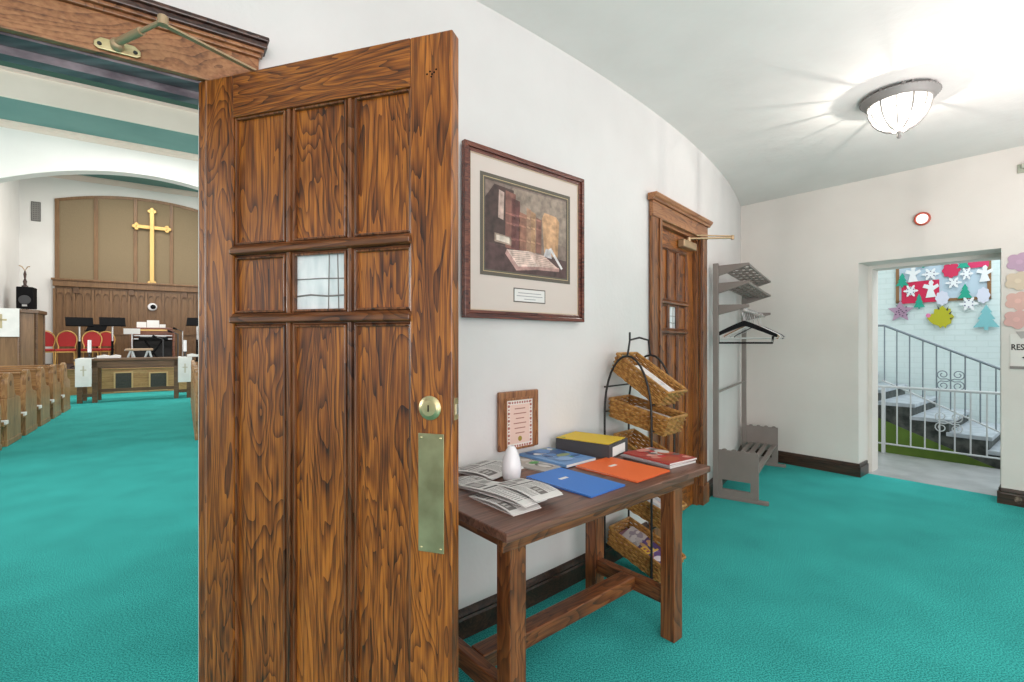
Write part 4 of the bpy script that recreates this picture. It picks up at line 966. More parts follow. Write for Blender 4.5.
# stairs climbing to the left beyond the railing
SW = 1.60
ed = [on_w(px, py, SW) for px, py in ((878.8, 401), (911.6, 416), (946.8, 432.7), (989, 450))]
run = (ed[3][0]-ed[0][0])/3; rise = (ed[0][1]-ed[3][1])/3
stc = thing('staircase', 'grey stone stairs climbing left behind the white railing', 'staircase', (K.x, K.y, 0), BACK)
tN, zN = ed[3]
for k in range(-2, 8):
    ta = tN - k*run; z = zN + k*rise      # nosing at ta.., tread runs from ta leftwards? treads lie to the right of each riser
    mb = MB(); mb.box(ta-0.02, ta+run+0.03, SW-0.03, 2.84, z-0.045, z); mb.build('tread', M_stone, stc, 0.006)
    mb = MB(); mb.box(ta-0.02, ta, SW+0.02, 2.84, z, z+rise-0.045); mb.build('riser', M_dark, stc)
sg_ = []
for k in range(-2, 8):
    ta = tN - k*run; z = zN + k*rise - 0.047
    sg_ += [(ta+run, z), (ta, z)]
tot = sg_[-1]; low = sg_[0]
pol = sg_ + [(tot[0], tot[1]-0.22), (low[0], low[1]-0.22)]
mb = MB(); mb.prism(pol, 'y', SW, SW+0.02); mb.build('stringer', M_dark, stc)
mb = MB(); mb.prism([(tot[0], tot[1]-0.222), (low[0], low[1]-0.222), (low[0], -1.59), (tot[0], -1.59)], 'y', SW+0.002, SW+0.018); mb.build('side_panel', M_green, stc)
# level railing on the landing edge
RW = 1.46
ra_ = thing('landing_railing', 'white metal railing with balusters along the landing edge', 'railing', (K.x, K.y, 0), BACK)
tz0, tz1 = 0.62, 3.2; rtop, rbot = 0.80, 0.115
MB().tube([(tz0, RW, rtop), (tz1, RW, rtop)], 0.016, 8).build('top_rail', M_rail, ra_)
MB().tube([(tz0, RW, rbot), (tz1, RW, rbot)], 0.010, 8).build('bottom_rail', M_rail, ra_)
tp_ = on_w(883.5, 420, RW)[0]
for x in (tp_, tp_+2.1): MB().box(x-0.018, x+0.018, RW-0.018, RW+0.018, 0, rtop).build('post', M_rail, ra_, 0.003)
pxs_ = [897, 910, 924, 938.5, 954, 970, 987]
tt = [on_w(x, 400, RW)[0] for x in pxs_]; stp = (tt[-1]-tt[0])/(len(tt)-1)
for k in range(-2, 14):
    x = tt[0]+k*stp
    if abs(x-tp_) < 0.05 or x < tz0+0.02 or x > tz1-0.02 or abs(x-tp_-2.1) < 0.05: continue
    MB().tube([(x, RW, rbot), (x, RW, rtop)], 0.0075, 6).build('baluster', M_rail, ra_)
def scroll(par, m, cx, y, cz, s):
    for sx in (-1, 1):
        for sz in (-1, 1):
            pts = [(cx, y, cz), (cx+sx*0.25*s, y, cz+sz*0.12*s)]
            for i in range(20):
                t = R(-70) + i/19*R(500); r_ = s*(0.42 - 0.30*i/19)
                pts.append((cx+sx*(0.50*s + r_*math.cos(t)), y, cz+sz*(0.48*s + r_*math.sin(t))))
            MB().tube(pts, 0.0055, 6).build('scroll', m, par)
scroll(ra_, M_rail, (tt[3]+tt[4])/2+0.02, RW, 0.44, 0.13)
# slanted stair railing
sr = thing('stair_railing', 'slanted grey metal railing with scrolls running down the stairs', 'railing', (K.x, K.y, 0), BACK)
RS = 1.56
pa, pb_ = on_w(884, 325.5, RS), on_w(1003, 370, RS); qa, qb = on_w(884, 381, RS), on_w(1003, 433.5, RS)
def ext(a, b, x): return a[1]+(b[1]-a[1])*(x-a[0])/(b[0]-a[0])
xa, xb = pa[0], pb_[0]+0.7
MB().tube([(xa-0.5, RS, ext(pa, pb_, xa)), (xa, RS, ext(pa, pb_, xa)), (xb, RS, ext(pa, pb_, xb))], 0.014, 8).build('handrail', M_grail, sr)
MB().tube([(xa-0.02, RS, ext(qa, qb, xa-0.02)), (xb, RS, ext(qa, qb, xb))], 0.010, 8).build('bottom_rail', M_rail, sr)
bxs = [on_w(x, 360, RS)[0] for x in (884.5, 896.5, 909, 922.5, 936, 950, 964.5, 980, 996)]
bs = (bxs[-1]-bxs[0])/8
for k in range(13):
    x = bxs[0]+k*bs
    if x > xb: break
    MB().tube([(x, RS, ext(qa, qb, x)), (x, RS, ext(pa, pb_, x))], 0.007, 6).build('baluster', M_grail, sr)
xs_ = bxs[0]+5*bs; zs_ = (ext(pa, pb_, xs_)+ext(qa, qb, xs_))/2
scroll(sr, M_grail, xs_, RS, zs_, 0.13)

# bulletin board and paper cut-outs on the brick wall
BWv = 2.85
def bp_(cx, cy, wv=BWv): return on_w(860+cx/4.872, 230+cy/4.872, wv)
bt0, bz0 = bp_(177, 358); bt1, _ = bp_(640, 330); bz1 = bz0 + 1.28
bd = thing('bulletin_board', 'wood-framed bulletin board covered in winter paper shapes on the brick wall', 'board', (K.x, K.y, 0), BACK)
yb = BWv-0.002
mb = MB(); mb.box(bt0+0.02, bt1-0.02, yb-0.012, yb, bz0+0.02, bz1-0.02); mb.build('backing_paper', mat('pale_blue_paper', (0.50, 0.62, 0.72), 0.8), bd)
mb = MB(); 
for (a, b, c, d_) in ((bt0, bt1, bz0, bz0+0.035), (bt0, bt1, bz1-0.035, bz1), (bt0, bt0+0.035, bz0, bz1), (bt1-0.035, bt1, bz0, bz1)): mb.box(a, b, yb-0.022, yb, c, d_)
mb.build('frame', mat('golden_oak', (0.26, 0.13, 0.05), 0.5), bd)
cut_n = [0]
def cut(name, label, cat, c0, poly_uv, col, group=None, layer=1, extra=None):
    """c0: crop box (x0,y0,x1,y1) the shape fills; poly in 0..1 with v up"""
    t0_, z1_ = bp_(c0[0], c0[1]); t1_, z0_ = bp_(c0[2], c0[3]); wd, hh = t1_-t0_, z1_-z0_
    cut_n[0] += 1
    yo = yb - 0.0225 - 0.0035*layer - 0.0004*(cut_n[0] % 5)
    o = thing(name, label, cat, B((t0_+t1_)/2, yo, z0_), BACK, group)
    mb = MB(); mb.prism([((u-0.5)*wd, v_*hh) for u, v_ in poly_uv], 'y', -0.003, 0, col); mb.build('cut_paper', M_printm, o)
    if extra:
        for nm, polys, c2 in extra:
            mb = MB()
            for pz in polys: mb.prism([((u-0.5)*wd, v_*hh) for u, v_ in pz], 'y', -0.0042, -0.003, c2)
            mb.build(nm, M_printm, o)
    return o
tree = [(0.42, 0), (0.58, 0), (0.58, 0.12), (1.0, 0.10), (0.72, 0.42), (0.84, 0.42), (0.64, 0.68), (0.72, 0.68), (0.5, 1.0), (0.28, 0.68), (0.36, 0.68), (0.16, 0.42), (0.28, 0.42), (0, 0.10), (0.42, 0.12)]
angel = [(0.18, 0.0), (0.82, 0.04), (0.66, 0.42), (1.0, 0.62), (0.92, 0.78), (0.64, 0.66), (0.62, 0.74), (0.68, 0.86), (0.56, 1.0), (0.42, 0.96), (0.36, 0.82), (0.42, 0.72), (0.10, 0.80), (0.0, 0.6), (0.34, 0.5)]
def flake():
    o = []
    for i in range(36):
        a = 2*pi*i/36; r_ = 0.5 if i % 6 == 0 else (0.42 if i % 6 in (1, 5) else (0.26 if i % 6 in (2, 4) else 0.34)); o.append((0.5+r_*math.cos(a), 0.5+r_*math.sin(a)))
    return o
flk = flake(); holes = [circle(0.5+0.22*math.cos(a), 0.5+0.22*math.sin(a), 0.045, 8) for a in [k*pi/3+0.5 for k in range(6)]]
blob = [(0.5+(0.46+0.04*math.cos(8*t))*math.cos(t), 0.5+(0.46+0.04*math.cos(8*t))*math.sin(t)) for t in [2*pi*i/40 for i in range(40)]]
star = [(0.5+(0.53 if i % 2 == 0 else 0.24)*math.sin(2*pi*i/10), 0.48+(0.53 if i % 2 == 0 else 0.24)*math.cos(2*pi*i/10)) for i in range(10)]
sq = [(0, 0), (1, 0.03), (1, 1), (0, 0.97)]
GRN, RED, WHT, LIL = (0.02, 0.36, 0.25), (0.62, 0.02, 0.08), (0.82, 0.84, 0.86), (0.68, 0.70, 0.82)
cut('paper_square', 'red paper sheet at lower left of the bulletin board', 'paper sheet', (205, 255, 388, 352), sq, RED, None, 0)
cut('paper_square', 'red paper sheet at upper right of the bulletin board', 'paper sheet', (528, 110, 630, 180), sq, (0.66, 0.04, 0.14), None, 0)
cut('paper_ornament', 'round red paper ornament in the middle of the bulletin board', 'paper cut-out', (400, 163, 492, 232), blob, (0.62, 0.03, 0.10), None, 1)
for c0, lb in (((278, 120, 345, 182), 'green paper tree at the top left of the board'), ((176, 213, 242, 278), 'green paper tree at the left edge of the board'), ((472, 135, 540, 188), 'green paper tree between the two upper red shapes'), ((476, 264, 552, 340), 'green paper tree right of the board middle'), ((262, 312, 320, 384), 'green paper tree overlapping the bottom board frame')):
    cut('paper_tree', lb, 'paper cut-out', c0, tree, GRN, 'green paper trees', 2)
for c0, lb in (((222, 182, 300, 252), 'white paper angel at the upper left of the board'), ((308, 248, 388, 328), 'white paper angel on the lower red sheet'), ((568, 176, 652, 250), 'white paper angel reaching over the right board edge')):
    cut('paper_angel', lb, 'paper cut-out', c0, angel, WHT, 'white paper angels', 2)
for i, (c0, lb) in enumerate((((302, 188, 392, 245), 'white snowflake right of the upper left angel'), ((213, 268, 288, 328), 'white snowflake on the lower red sheet'), ((392, 130, 462, 172), 'white snowflake above the round red ornament'), ((488, 183, 556, 246), 'dotted white snowflake left of the right-hand angel'), ((416, 232, 502, 284), 'white snowflake under the round red ornament'), ((484, 326, 582, 394), 'large dotted white snowflake below the board at right'))):
    cut('paper_snowflake', lb, 'paper cut-out', c0, flk, WHT, 'white paper snowflakes', 3, [('cut_hole', holes, (0.12, 0.14, 0.25))])
for c0, lb in (((368, 298, 438, 368), 'lilac paper mitten at the bottom middle of the board'), ((568, 280, 638, 358), 'lilac paper bell at the lower right of the board')):
    cut('paper_shape', lb, 'paper cut-out', c0, blob, LIL, None, 2)
cut('paper_star', 'patterned purple paper star left below the bulletin board', 'paper cut-out', (138, 346, 264, 446), star, (0.42, 0.27, 0.38), None, 2, [('dot', [circle(0.5+0.3*math.cos(k*1.9)*((k % 4)+1)/4, 0.48+0.3*math.sin(k*1.9)*((k % 4)+1)/4, 0.032, 8) for k in range(14)], (0.08, 0.05, 0.09))])
hed = [(0.02, 0.45), (0.12, 0.30), (0.25, 0.18), (0.45, 0.10), (0.50, 0.0), (0.60, 0.10), (0.70, 0.0), (0.74, 0.12), (0.9, 0.2)]
for i in range(9):
    a = R(-20 + i*22); r_ = 0.5 if i % 2 else 0.40; hed.append((0.58+r_*math.cos(a)*0.84, 0.45+r_*math.sin(a)))
hed += [(0.2, 0.62)]
cut('paper_hedgehog', 'yellow-green paper hedgehog with pink nose below the bulletin board', 'paper cut-out', (326, 366, 462, 478), hed, (0.48, 0.46, 0.02), None, 2, [('nose', [circle(0.07, 0.55, 0.09, 12)], (0.75, 0.22, 0.42)), ('spine', [[(0.80, 0.6), (0.93, 0.72), (0.86, 0.55)], [(0.7, 0.75), (0.8, 0.92), (0.78, 0.72)], [(0.42, 0.78), (0.40, 0.95), (0.5, 0.80)], [(0.84, 0.42), (0.98, 0.45), (0.86, 0.34)]], (0.05, 0.05, 0.06))])
cut('paper_tree', 'large light blue paper tree right below the bulletin board', 'paper cut-out', (552, 366, 684, 486), tree, (0.22, 0.53, 0.57), None, 2)

# ------------------------------------------------------------------ the nave
NZ = 6.5
NR = (0, 0, NAVE)
nc = MB(); nc.box(-10, 8, 2.2, 20.4, NZ, NZ+0.15)
struct(nc.build('ceiling_nave', M_teal, rotz=NAVE), 'teal painted church ceiling', 'ceiling')
bmz = MB(); bmz.box(-10, 8, 12.80, 12.86, 5.93, NZ-0.001)
b1 = bmz.build('trim_4', M_cream, rotz=NAVE); struct(b1, 'broad cream beam across the teal church ceiling', 'beam')
MB().box(-10, 8, 12.76, 12.80, NZ-0.09, NZ-0.002).build('bead', M_pink, b1)
# front, strip of teal ceiling with shade put into its colour, and further beams nearer the doorway
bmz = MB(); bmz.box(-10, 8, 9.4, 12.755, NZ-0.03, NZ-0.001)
struct(bmz.build('trim_5', M_teal_shade, rotz=NAVE), 'church ceiling strip before the cream beam, shade put into its dark green colour', 'ceiling shade strip')
bmz = MB(); bmz.box(-10, 8, 6.0, 6.06, 5.93, NZ-0.001)
struct(bmz.build('trim_6', M_cream, rotz=NAVE), 'cream beam nearer the doorway across the church ceiling', 'beam')
# wall with the wide arch
PS = 16.0; AQ = -0.83
def arch_z(q): 
    d = abs(q-AQ); return 5.74 - 0.082*d*d if d < 3.2 else 5.74-0.082*10.24-(d-3.2)*1.4
pol = [(-10, NZ-0.002), (-10, 0.0)]
pol += [(AQ-3.95, 0.0)] + [(AQ-3.95+i*7.9/40, arch_z(AQ-3.95+i*7.9/40)) for i in range(41)] + [(AQ+3.95, 0.0), (8, 0.0), (8, NZ-0.002)]
ar = MB()
# built of strips so that the faces stay convex
xs_ = [-10, AQ-3.95] + [AQ-3.95+i*7.9/40 for i in range(1, 41)] + [8]
ar.box(-10, AQ-3.95, PS, PS+0.35, 0, NZ-0.002); ar.box(AQ+3.95, 8, PS, PS+0.35, 0, NZ-0.002)
vs_ = []; fs_ = []
for i in range(41):
    q = AQ-3.95+i*7.9/40; z = arch_z(q); vs_ += [(q, PS, z), (q, PS+0.35, z), (q, PS+0.35, NZ-0.002), (q, PS, NZ-0.002)]
for i in range(40):
    for k in range(4): fs_.append((i*4+k, i*4+(k+1) % 4, i*4+4+(k+1) % 4, i*4+4+k))
ar.add(vs_, fs_)
aw = ar.build('wall_arch', M_white, rotz=NAVE); struct(aw, 'white wall with wide shallow arch before the chancel', 'wall')
mb = MB(); vs_ = []; fs_ = []
for i in range(41):
    q = AQ-3.95+i*7.9/40; z = arch_z(q); vs_ += [(q, PS-0.02, z+0.0), (q, PS, z+0.0), (q, PS, z+0.10), (q, PS-0.02, z+0.10)]
mb.add(vs_, fs_); mb.build('arch_moulding', M_white, aw)
mo = MB(); mo.prism([(PS-0.001, 6.34), (PS-0.03, 6.36), (PS-0.05, 6.42), (PS-0.09, 6.44), (PS-0.10, 6.497), (PS-0.001, 6.497)], 'x', -10, 8)
struct(mo.build('trim_7', M_pink, rotz=NAVE), 'blush moulding where arch wall meets teal ceiling', 'trim')
# chancel shell
CS = 20.0; CQ0 = -4.02; CQ1 = 2.6
cb = MB(); cb.box(CQ0-0.2, CQ1+0.2, CS, CS+0.2, 0, NZ-0.002)
struct(cb.build('wall_chancel', M_white, rotz=NAVE), 'white end wall of the chancel behind the brown panels', 'wall')
cb = MB(); cb.box(CQ0-0.2, CQ0, PS+0.36, CS-0.001, 0, NZ-0.002)
struct(cb.build('wall_chancel_left', M_white, rotz=NAVE), 'white left side wall of the chancel', 'wall')
cb = MB(); cb.box(CQ1, CQ1+0.2, PS+0.36, CS-0.001, 0, NZ-0.002)
struct(cb.build('wall_chancel_right', M_white, rotz=NAVE), 'white right side wall of the chancel', 'wall')
mo = MB(); mo.prism([(CS-0.001, 6.33), (CS-0.04, 6.36), (CS-0.09, 6.44), (CS-0.09, 6.497), (CS-0.001, 6.497)], 'x', CQ0, CQ1)
struct(mo.build('trim_8', M_pink, rotz=NAVE), 'blush moulding at the top of the chancel end wall', 'trim')
# platform
PZ = 0.66
pf = thing('chancel_platform', 'raised chancel platform with oak front and dark grilles', 'platform', (0, 0, 0), NAVE, kind='structure')
MB().box(CQ0+0.002, CQ1-0.002, 16.13, CS-0.002, 0.0, PZ-0.012).build('platform_body', M_chancel, pf)
MB().box(CQ0+0.002, CQ1-0.002, 16.05, CS-0.002, PZ-0.012, PZ).build('carpet', mat('platform_carpet', (0.06, 0.03, 0.025), 0.9), pf)
MB().box(CQ0+0.002, CQ1-0.002, 16.10, 16.13, 0.0, PZ-0.012).build('front_panel', M_plat, pf)
MB().box(CQ0+0.002, CQ1-0.002, 16.04, 16.10, PZ-0.04, PZ-0.012).build('nosing', M_plat, pf, 0.005)
for a, b in ((115.5, 131.5), (150.5, 166.5)):
    q0, zt = on_s(a, 373, 16.09); q1, zb = on_s(b, 390.5, 16.09); zt = on_s((a+b)/2, 373, 16.09)[1]
    g_ = MB(); g_.box(q0, q1, 16.085, 16.099, 0.05, zt); gg = g_.build('grille', M_grille, pf)
    mb = MB()
    for (x0_, x1_, z0_, z1_) in ((q0-0.035, q0, 0.02, zt+0.035), (q1, q1+0.035, 0.02, zt+0.035), (q0, q1, zt, zt+0.035), (q0, q1, 0.02, 0.05)): mb.box(x0_, x1_, 16.075, 16.099, z0_, z1_)
    mb.build('grille_frame', mat('pale_oak_edge', (0.62, 0.40, 0.19), 0.5), gg)
    mb = MB()
    for k in range(4): mb.box(q0, q1, 16.080, 16.086, 0.12+k*0.1, 0.125+k*0.1)
    mb.build('louvre', M_greyp, gg)

# screen on the end wall: tan cloth panels above, carved oak below
q_l = on_s(54.5, 250, 19.94)[0]; q_r = 2*AQ - 0.38 - q_l
scn = thing('organ_screen', 'arched screen of tan cloth panels over carved oak behind the cross', 'screen', (0, 0, 0), NAVE, kind='structure')
qm = (q_l+q_r)/2; hwq = (q_r-q_l)/2
def sz(q): d = (q-qm)/hwq; return 6.02 - 0.36*d*d
SB = 3.10
vs_ = []; fs_ = []
for i in range(25):
    q = q_l+(q_r-q_l)*i/24; vs_ += [(q, CS-0.03, SB), (q, CS-0.002, SB), (q, CS-0.002, sz(q)), (q, CS-0.03, sz(q))]
for i in range(24):
    for k in range(4): fs_.append((i*4+k, i*4+(k+1) % 4, i*4+4+(k+1) % 4, i*4+4+k))
MB().add(vs_, fs_).build('cloth_panel', M_fabric, scn)
vs_ = []
for i in range(25):
    q = q_l+(q_r-q_l)*i/24; z = sz(q); vs_ += [(q, CS-0.055, z-0.07), (q, CS-0.002, z-0.07), (q, CS-0.002, z+0.02), (q, CS-0.055, z+0.02)]
MB().add(vs_, fs_).build('arched_top_rail', M_chancel, scn)
for px in (57.0, 96.0, 135.5, 171.5):
    q = on_s(px, 250, CS-0.05)[0]; hw_ = 0.05
    MB().box(q-hw_, q+hw_, CS-0.060, CS-0.002, SB, sz(q)-0.02).build('mullion', M_chancel, scn, 0.006)
for q in (0.30+0.52, q_r-0.05): MB().box(q-0.05, q+0.05, CS-0.060, CS-0.002, SB, sz(q)-0.02).build('mullion', M_chancel, scn, 0.006)
mb = MB(); mb.box(q_l-0.03, q_r+0.03, CS-0.16, CS-0.002, 3.02, 3.20); mb.box(q_l-0.06, q_r+0.06, CS-0.20, CS-0.002, 3.20, 3.26); mb.build('cornice', M_chancel, scn, 0.01)
MB().box(q_l, q_r, CS-0.05, CS-0.002, PZ+0.002, 3.02).build('wainscot', M_chancel, scn)
mb = MB(); nb = 10; bwq = (q_r-q_l)/nb
for k in range(nb):
    a = q_l + k*bwq
    mb.box(a-0.03, a+0.03, CS-0.10, CS-0.05, PZ+0.002, 2.95)
    top = 2.95
    for cx_ in (a+bwq*0.29, a+bwq*0.71):
        ps_ = [(cx_ - bwq*0.17*math.cos(t), 2.62+0.22*math.sin(t)**0.7) for t in [pi*i/10 for i in range(11)]]
        for i in range(10):
            mb.prism([ps_[i], ps_[i+1], (ps_[i+1][0], top), (ps_[i][0], top)], 'y', CS-0.09, CS-0.05)
    mb.box(a+bwq/2-0.015, a+bwq/2+0.015, CS-0.085, CS-0.05, 1.62, 2.95)
    mb.box(a+0.03, a+bwq-0.03, CS-0.08, CS-0.05, 1.55, 1.62)
mb.build('tracery', M_chancel, scn)
for px in (76, 131.5, 185):
    q = on_s(px, 298, CS-0.1)[0]; MB().box(q-0.07, q+0.07, CS-0.12, CS-0.05, 2.82, 3.02).build('corbel', M_alt, scn, 0.01)

# cross
qc, zt = on_s(152, 208, CS-0.12); _, zb = on_s(152, 286.5, CS-0.12)
qa_, za_ = on_s(133, 226, CS-0.12); qb_, _ = on_s(172.5, 230, CS-0.12); zarm = on_s(152, 227.8, CS-0.12)[1]
cr = thing('wall_cross', 'large gold cross with trefoil ends on the tan screen', 'cross', N(qc, CS-0.10, zb), NAVE)
hC = zt-zb; zc = zarm-zb; la, lb_ = qa_-qc, qb_-qc; la = -(abs(la)+abs(lb_))/2; lb_ = -la
mb = MB(); wv_ = 0.058
mb.box(-wv_, wv_, -0.05, 0.0, 0.10, hC-0.10); mb.box(la+0.12, -wv_, -0.05, 0.0, zc-wv_, zc+wv_); mb.box(wv_, lb_-0.12, -0.05, 0.0, zc-wv_, zc+wv_)
for (cx, cz, ax_) in ((0, hC-0.12, 0), (0, 0.12, 2), (la+0.12, zc, 1), (lb_-0.12, zc, 3)):
    for k in range(3):
        a = R(90*ax_ + (-90, 0, 90)[k] + 90); mb.prism(circle(cx+0.065*math.cos(a), cz+0.065*math.sin(a), 0.055, 12), 'y', -0.05, -0.0)
mb.build('cross_body', M_gold, cr, 0.008)
# security dome, vent
q, z = on_s(152.5, 307, CS-0.08)
o = thing('dome_camera', 'small white dome camera on the carved oak under the cross', 'camera', N(q, CS-0.078, z), NAVE)
mb = MB(); mb.lathe([(0.13, 0), (0.13, 0.04), (0.11, 0.07), (0.0, 0.075)], 20, M=Mx(rx=R(90))); mb.build('housing', M_porc, o)
MB().lathe([(0.075, 0.073), (0.065, 0.11), (0.03, 0.135), (0, 0.14)], 16, M=Mx((0.02, 0, 0), rx=R(90))).build('dome_lens', M_black, o)
q, z = on_s(36, 211.5, CS)
o = thing('wall_vent', 'grey rectangular vent grille high on the white chancel wall', 'vent', N(q, CS-0.001, z), NAVE)
mb = MB(); mb.box(-0.105, 0.105, -0.02, 0, -0.29, 0.29); mb.build('vent_plate', mat('vent_grey', (0.14, 0.135, 0.13), 0.6), o)
mb = MB()
for k in range(9): mb.box(-0.085, 0.085, -0.03, -0.02, -0.26+k*0.06, -0.235+k*0.06)
for x in (-0.085, -0.03, 0.02, 0.065): mb.box(x, x+0.02, -0.032, -0.02, -0.27, 0.27)
mb.build('vent_slat', mat('vent_slat_grey', (0.26, 0.25, 0.24), 0.6), o)

# pews
def make_pew(label, right=False):
    t = thing('pew', label, 'pew', (0, 0, 0), NAVE, 'wooden pews along the aisle')
    PL = 3.0; sx = 1 if right else -1
    def ends(x0):
        # split in two convex-ish bodies
        mb = MB(); mb.prism([(0.0, 0.0), (0.64, 0.0), (0.64, 0.52), (0.61, 0.585), (0.52, 0.61), (0.0, 0.61)], 'x', x0, x0+0.06)
        up = [(0.02, 0.61), (0.43, 0.61), (0.35, 0.67), (0.31, 0.77)] + [(0.165+0.145*math.cos(R(a)), 0.795+0.145*math.sin(R(a))) for a in range(0, 181, 15)]
        mb.prism(up, 'x', x0, x0+0.06); mb.box(x0-0.006, x0+0.066, -0.01, 0.65, 0, 0.075)
        return mb
    e1 = ends(0 if right else -0.06).build('pew_end', M_pew, t, 0.006)
    ro = MB(); ro.prism(circle(0.155, 0.80, 0.035, 10), 'x', (-0.004 if right else 0.0), (0.0 if right else 0.004)); ro.build('carved_rosette', M_alt, e1)
    ends(sx*PL + (0 if right else -0.06)).build('pew_end', M_pew, t, 0.006)
    a, b = (0.06, PL) if right else (-PL, -0.06)
    MB().box(a, b, 0.16, 0.60, 0.41, 0.45).build('seat', M_pewx, t, 0.006)
    mb = MB(); mb.prism([(0.06, 0.30), (0.10, 0.30), (0.06, 0.88), (0.02, 0.88)], 'x', a, b); mb.build('backrest', M_pewx, t, 0.004)
    ra_, rb_ = (0.0, 0.55) if right else (-0.55, 0.0)
    mb = MB(); mb.box(ra_, rb_, -0.125, -0.012, 0.27, 0.295); mb.box(ra_, rb_, -0.135, -0.125, 0.27, 0.33); mb.build('book_rack', M_pewx, t, 0.003)
    mb = MB(); mb.box(a, b, 0.005, 0.075, 0.88, 0.905); mb.build('top_rail', M_pewx, t, 0.006)
    return t
PQL, PQR = -1.87, 0.13
ordn = ['nearest', 'second', 'third', 'fourth', 'fifth', 'farthest']
S0 = [7.86+0.88*k for k in range(6)]
p0 = make_pew('oak pew left of the aisle, nearest to the doorway'); p0.location = N(PQL, S0[0])
for k in range(1, 6): dup(p0, N(PQL, S0[k]), NAVE, 'oak pew left of the aisle, %s from the doorway' % ordn[k] if k < 5 else 'oak pew left of the aisle, closest to the communion table')
p1 = make_pew('oak pew right of the aisle, nearest to the doorway', True); p1.location = N(PQR, S0[0])
for k in range(1, 6): dup(p1, N(PQR, S0[k]), NAVE, 'oak pew right of the aisle, %s from the doorway' % ordn[k] if k < 5 else 'oak pew right of the aisle, closest to the communion table')
# white papers in the book racks of the left pews
bl = None
for k in range(1, 6):
    loc = N(PQL-0.10, S0[k]-0.066, 0.2955); lb = 'small stack of white papers in the rack behind the left pew, %s from the doorway' % (ordn[k] if k < 5 else 'farthest')
    if bl is None:
        bl = thing('paper_stack', lb, 'papers', loc, NAVE, 'white papers in the pew racks')
        mb = MB(); mb.box(-0.08, 0.08, -0.045, 0.04, 0, 0.03, (0.8, 0.79, 0.77)); mb.build('sheets', M_paper, bl, 0.003)
        mb = MB(); mb.prism([(-0.04, 0.031), (0.03, 0.031), (0.035, 0.12), (0.02, 0.125)], 'x', -0.07, 0.02); mb.build('folded_card', M_paper, bl); bl.scale = (1.5, 1.1, 1.6)
    else: dup(bl, loc, NAVE, lb)

# communion table
ts = 13.85; q0 = on_s(77, 400, ts)[0]; q1 = on_s(191, 395, ts)[0]
ct = thing('communion_table', 'long dark oak communion table draped with two white runners', 'table', N((q0+q1)/2, ts, 0), NAVE)
cl_ = (q1-q0)/2 + 0.03; cz_ = 0.96
MB().box(-cl_-0.03, cl_+0.03, -0.06, 0.74, cz_-0.05, cz_).build('tabletop', M_alt, ct, 0.008)
MB().box(-cl_+0.06, cl_-0.06, 0.0, 0.04, cz_-0.20, cz_-0.05).build('apron', M_alt, ct, 0.005)
MB().box(-cl_+0.06, cl_-0.06, 0.64, 0.68, cz_-0.20, cz_-0.05).build('apron', M_alt, ct, 0.005)
for sx in (-1, 1):
    for xo in (0.02, 0.27):
        for y in (0.0, 0.58):
            x = sx*(cl_-xo-0.05); MB().box(x-0.045, x+0.045, y, y+0.09, 0, cz_-0.05).build('leg', M_alt, ct, 0.006)
    MB().box(sx*(cl_-0.19)-0.08, sx*(cl_-0.19)+0.08, 0.02, 0.07, 0.13, 0.20).build('end_bar', M_alt, ct, 0.004)
MB().box(-cl_+0.34, cl_-0.34, 0.30, 0.36, 0.20, 0.27).build('stretcher', M_alt, ct, 0.004)
def runner(label, qa, qb, drop):
    qm_ = (qa+qb)/2; o = thing('altar_runner', label, 'cloth', N(qm_, ts, cz_+0.002), NAVE, 'white runners on the communion table'); h_ = (qb-qa)/2
    mb = MB(); mb.box(-h_, h_, -0.068, 0.748, 0, 0.006); mb.box(-h_, h_, -0.074, -0.068, -drop, 0.006); mb.box(-h_, h_, 0.748, 0.754, -drop, 0.006); mb.build('linen', M_cloth, o)
    mb = MB(); mb.box(-0.012, 0.012, -0.0765, -0.074, -drop*0.62, -drop*0.25); mb.box(-0.05, 0.05, -0.0765, -0.074, -drop*0.42, -drop*0.38); mb.build('embroidered_cross', mat('pale_gold_thread', (0.55, 0.5, 0.4), 0.7), o)
runner('white altar runner hanging over the left end of the communion table', on_s(75, 370, ts-0.07)[0], on_s(91.5, 370, ts-0.07)[0], 0.60)
runner('white altar runner hanging over the right end of the communion table', on_s(178, 370, ts-0.07)[0], on_s(192, 370, ts-0.07)[0], 0.58)
for px, lb in ((89.5, 'white candle on the left end of the communion table'), (185, 'white candle on the right end of the communion table')):
    q = on_s(px, 345, ts+0.5)[0]; o = thing('altar_candle', lb, 'candle', N(q, ts+0.5, cz_+0.0085), NAVE)
    MB().lathe([(0.09, 0), (0.09, 0.012), (0.02, 0.02), (0.016, 0.10), (0.05, 0.115), (0.05, 0.125), (0, 0.125)], 16).build('holder', M_iron, o)
    MB().lathe([(0.034, 0.125), (0.034, 0.40), (0.01, 0.405), (0, 0.405)], 16).build('wax', M_porc, o)
for px, py, lb in ((100, 353, 'white open book lying left on the communion table'), (192, 353, 'white open book lying right on the communion table')):
    q = on_s(px, 350, ts+0.35)[0]; o = thing('open_book', lb, 'book', N(q+(0.16 if px == 100 else 0.10), ts+(0.36 if px == 100 else 0.12), cz_+(0.0085 if px == 100 else 0.0145)), NAVE)
    mb = MB(); mb.prism([(-0.2, 0.0), (0.2, 0), (0.2, 0.05), (0.1, 0.07), (0.0, 0.045), (-0.1, 0.07), (-0.2, 0.05)], 'y', -0.14, 0.14); mb.build('pages', M_paper, o)
    MB().box(-0.21, 0.21, -0.15, 0.15, -0.006, -0.0005).build('cover', M_greyp, o)

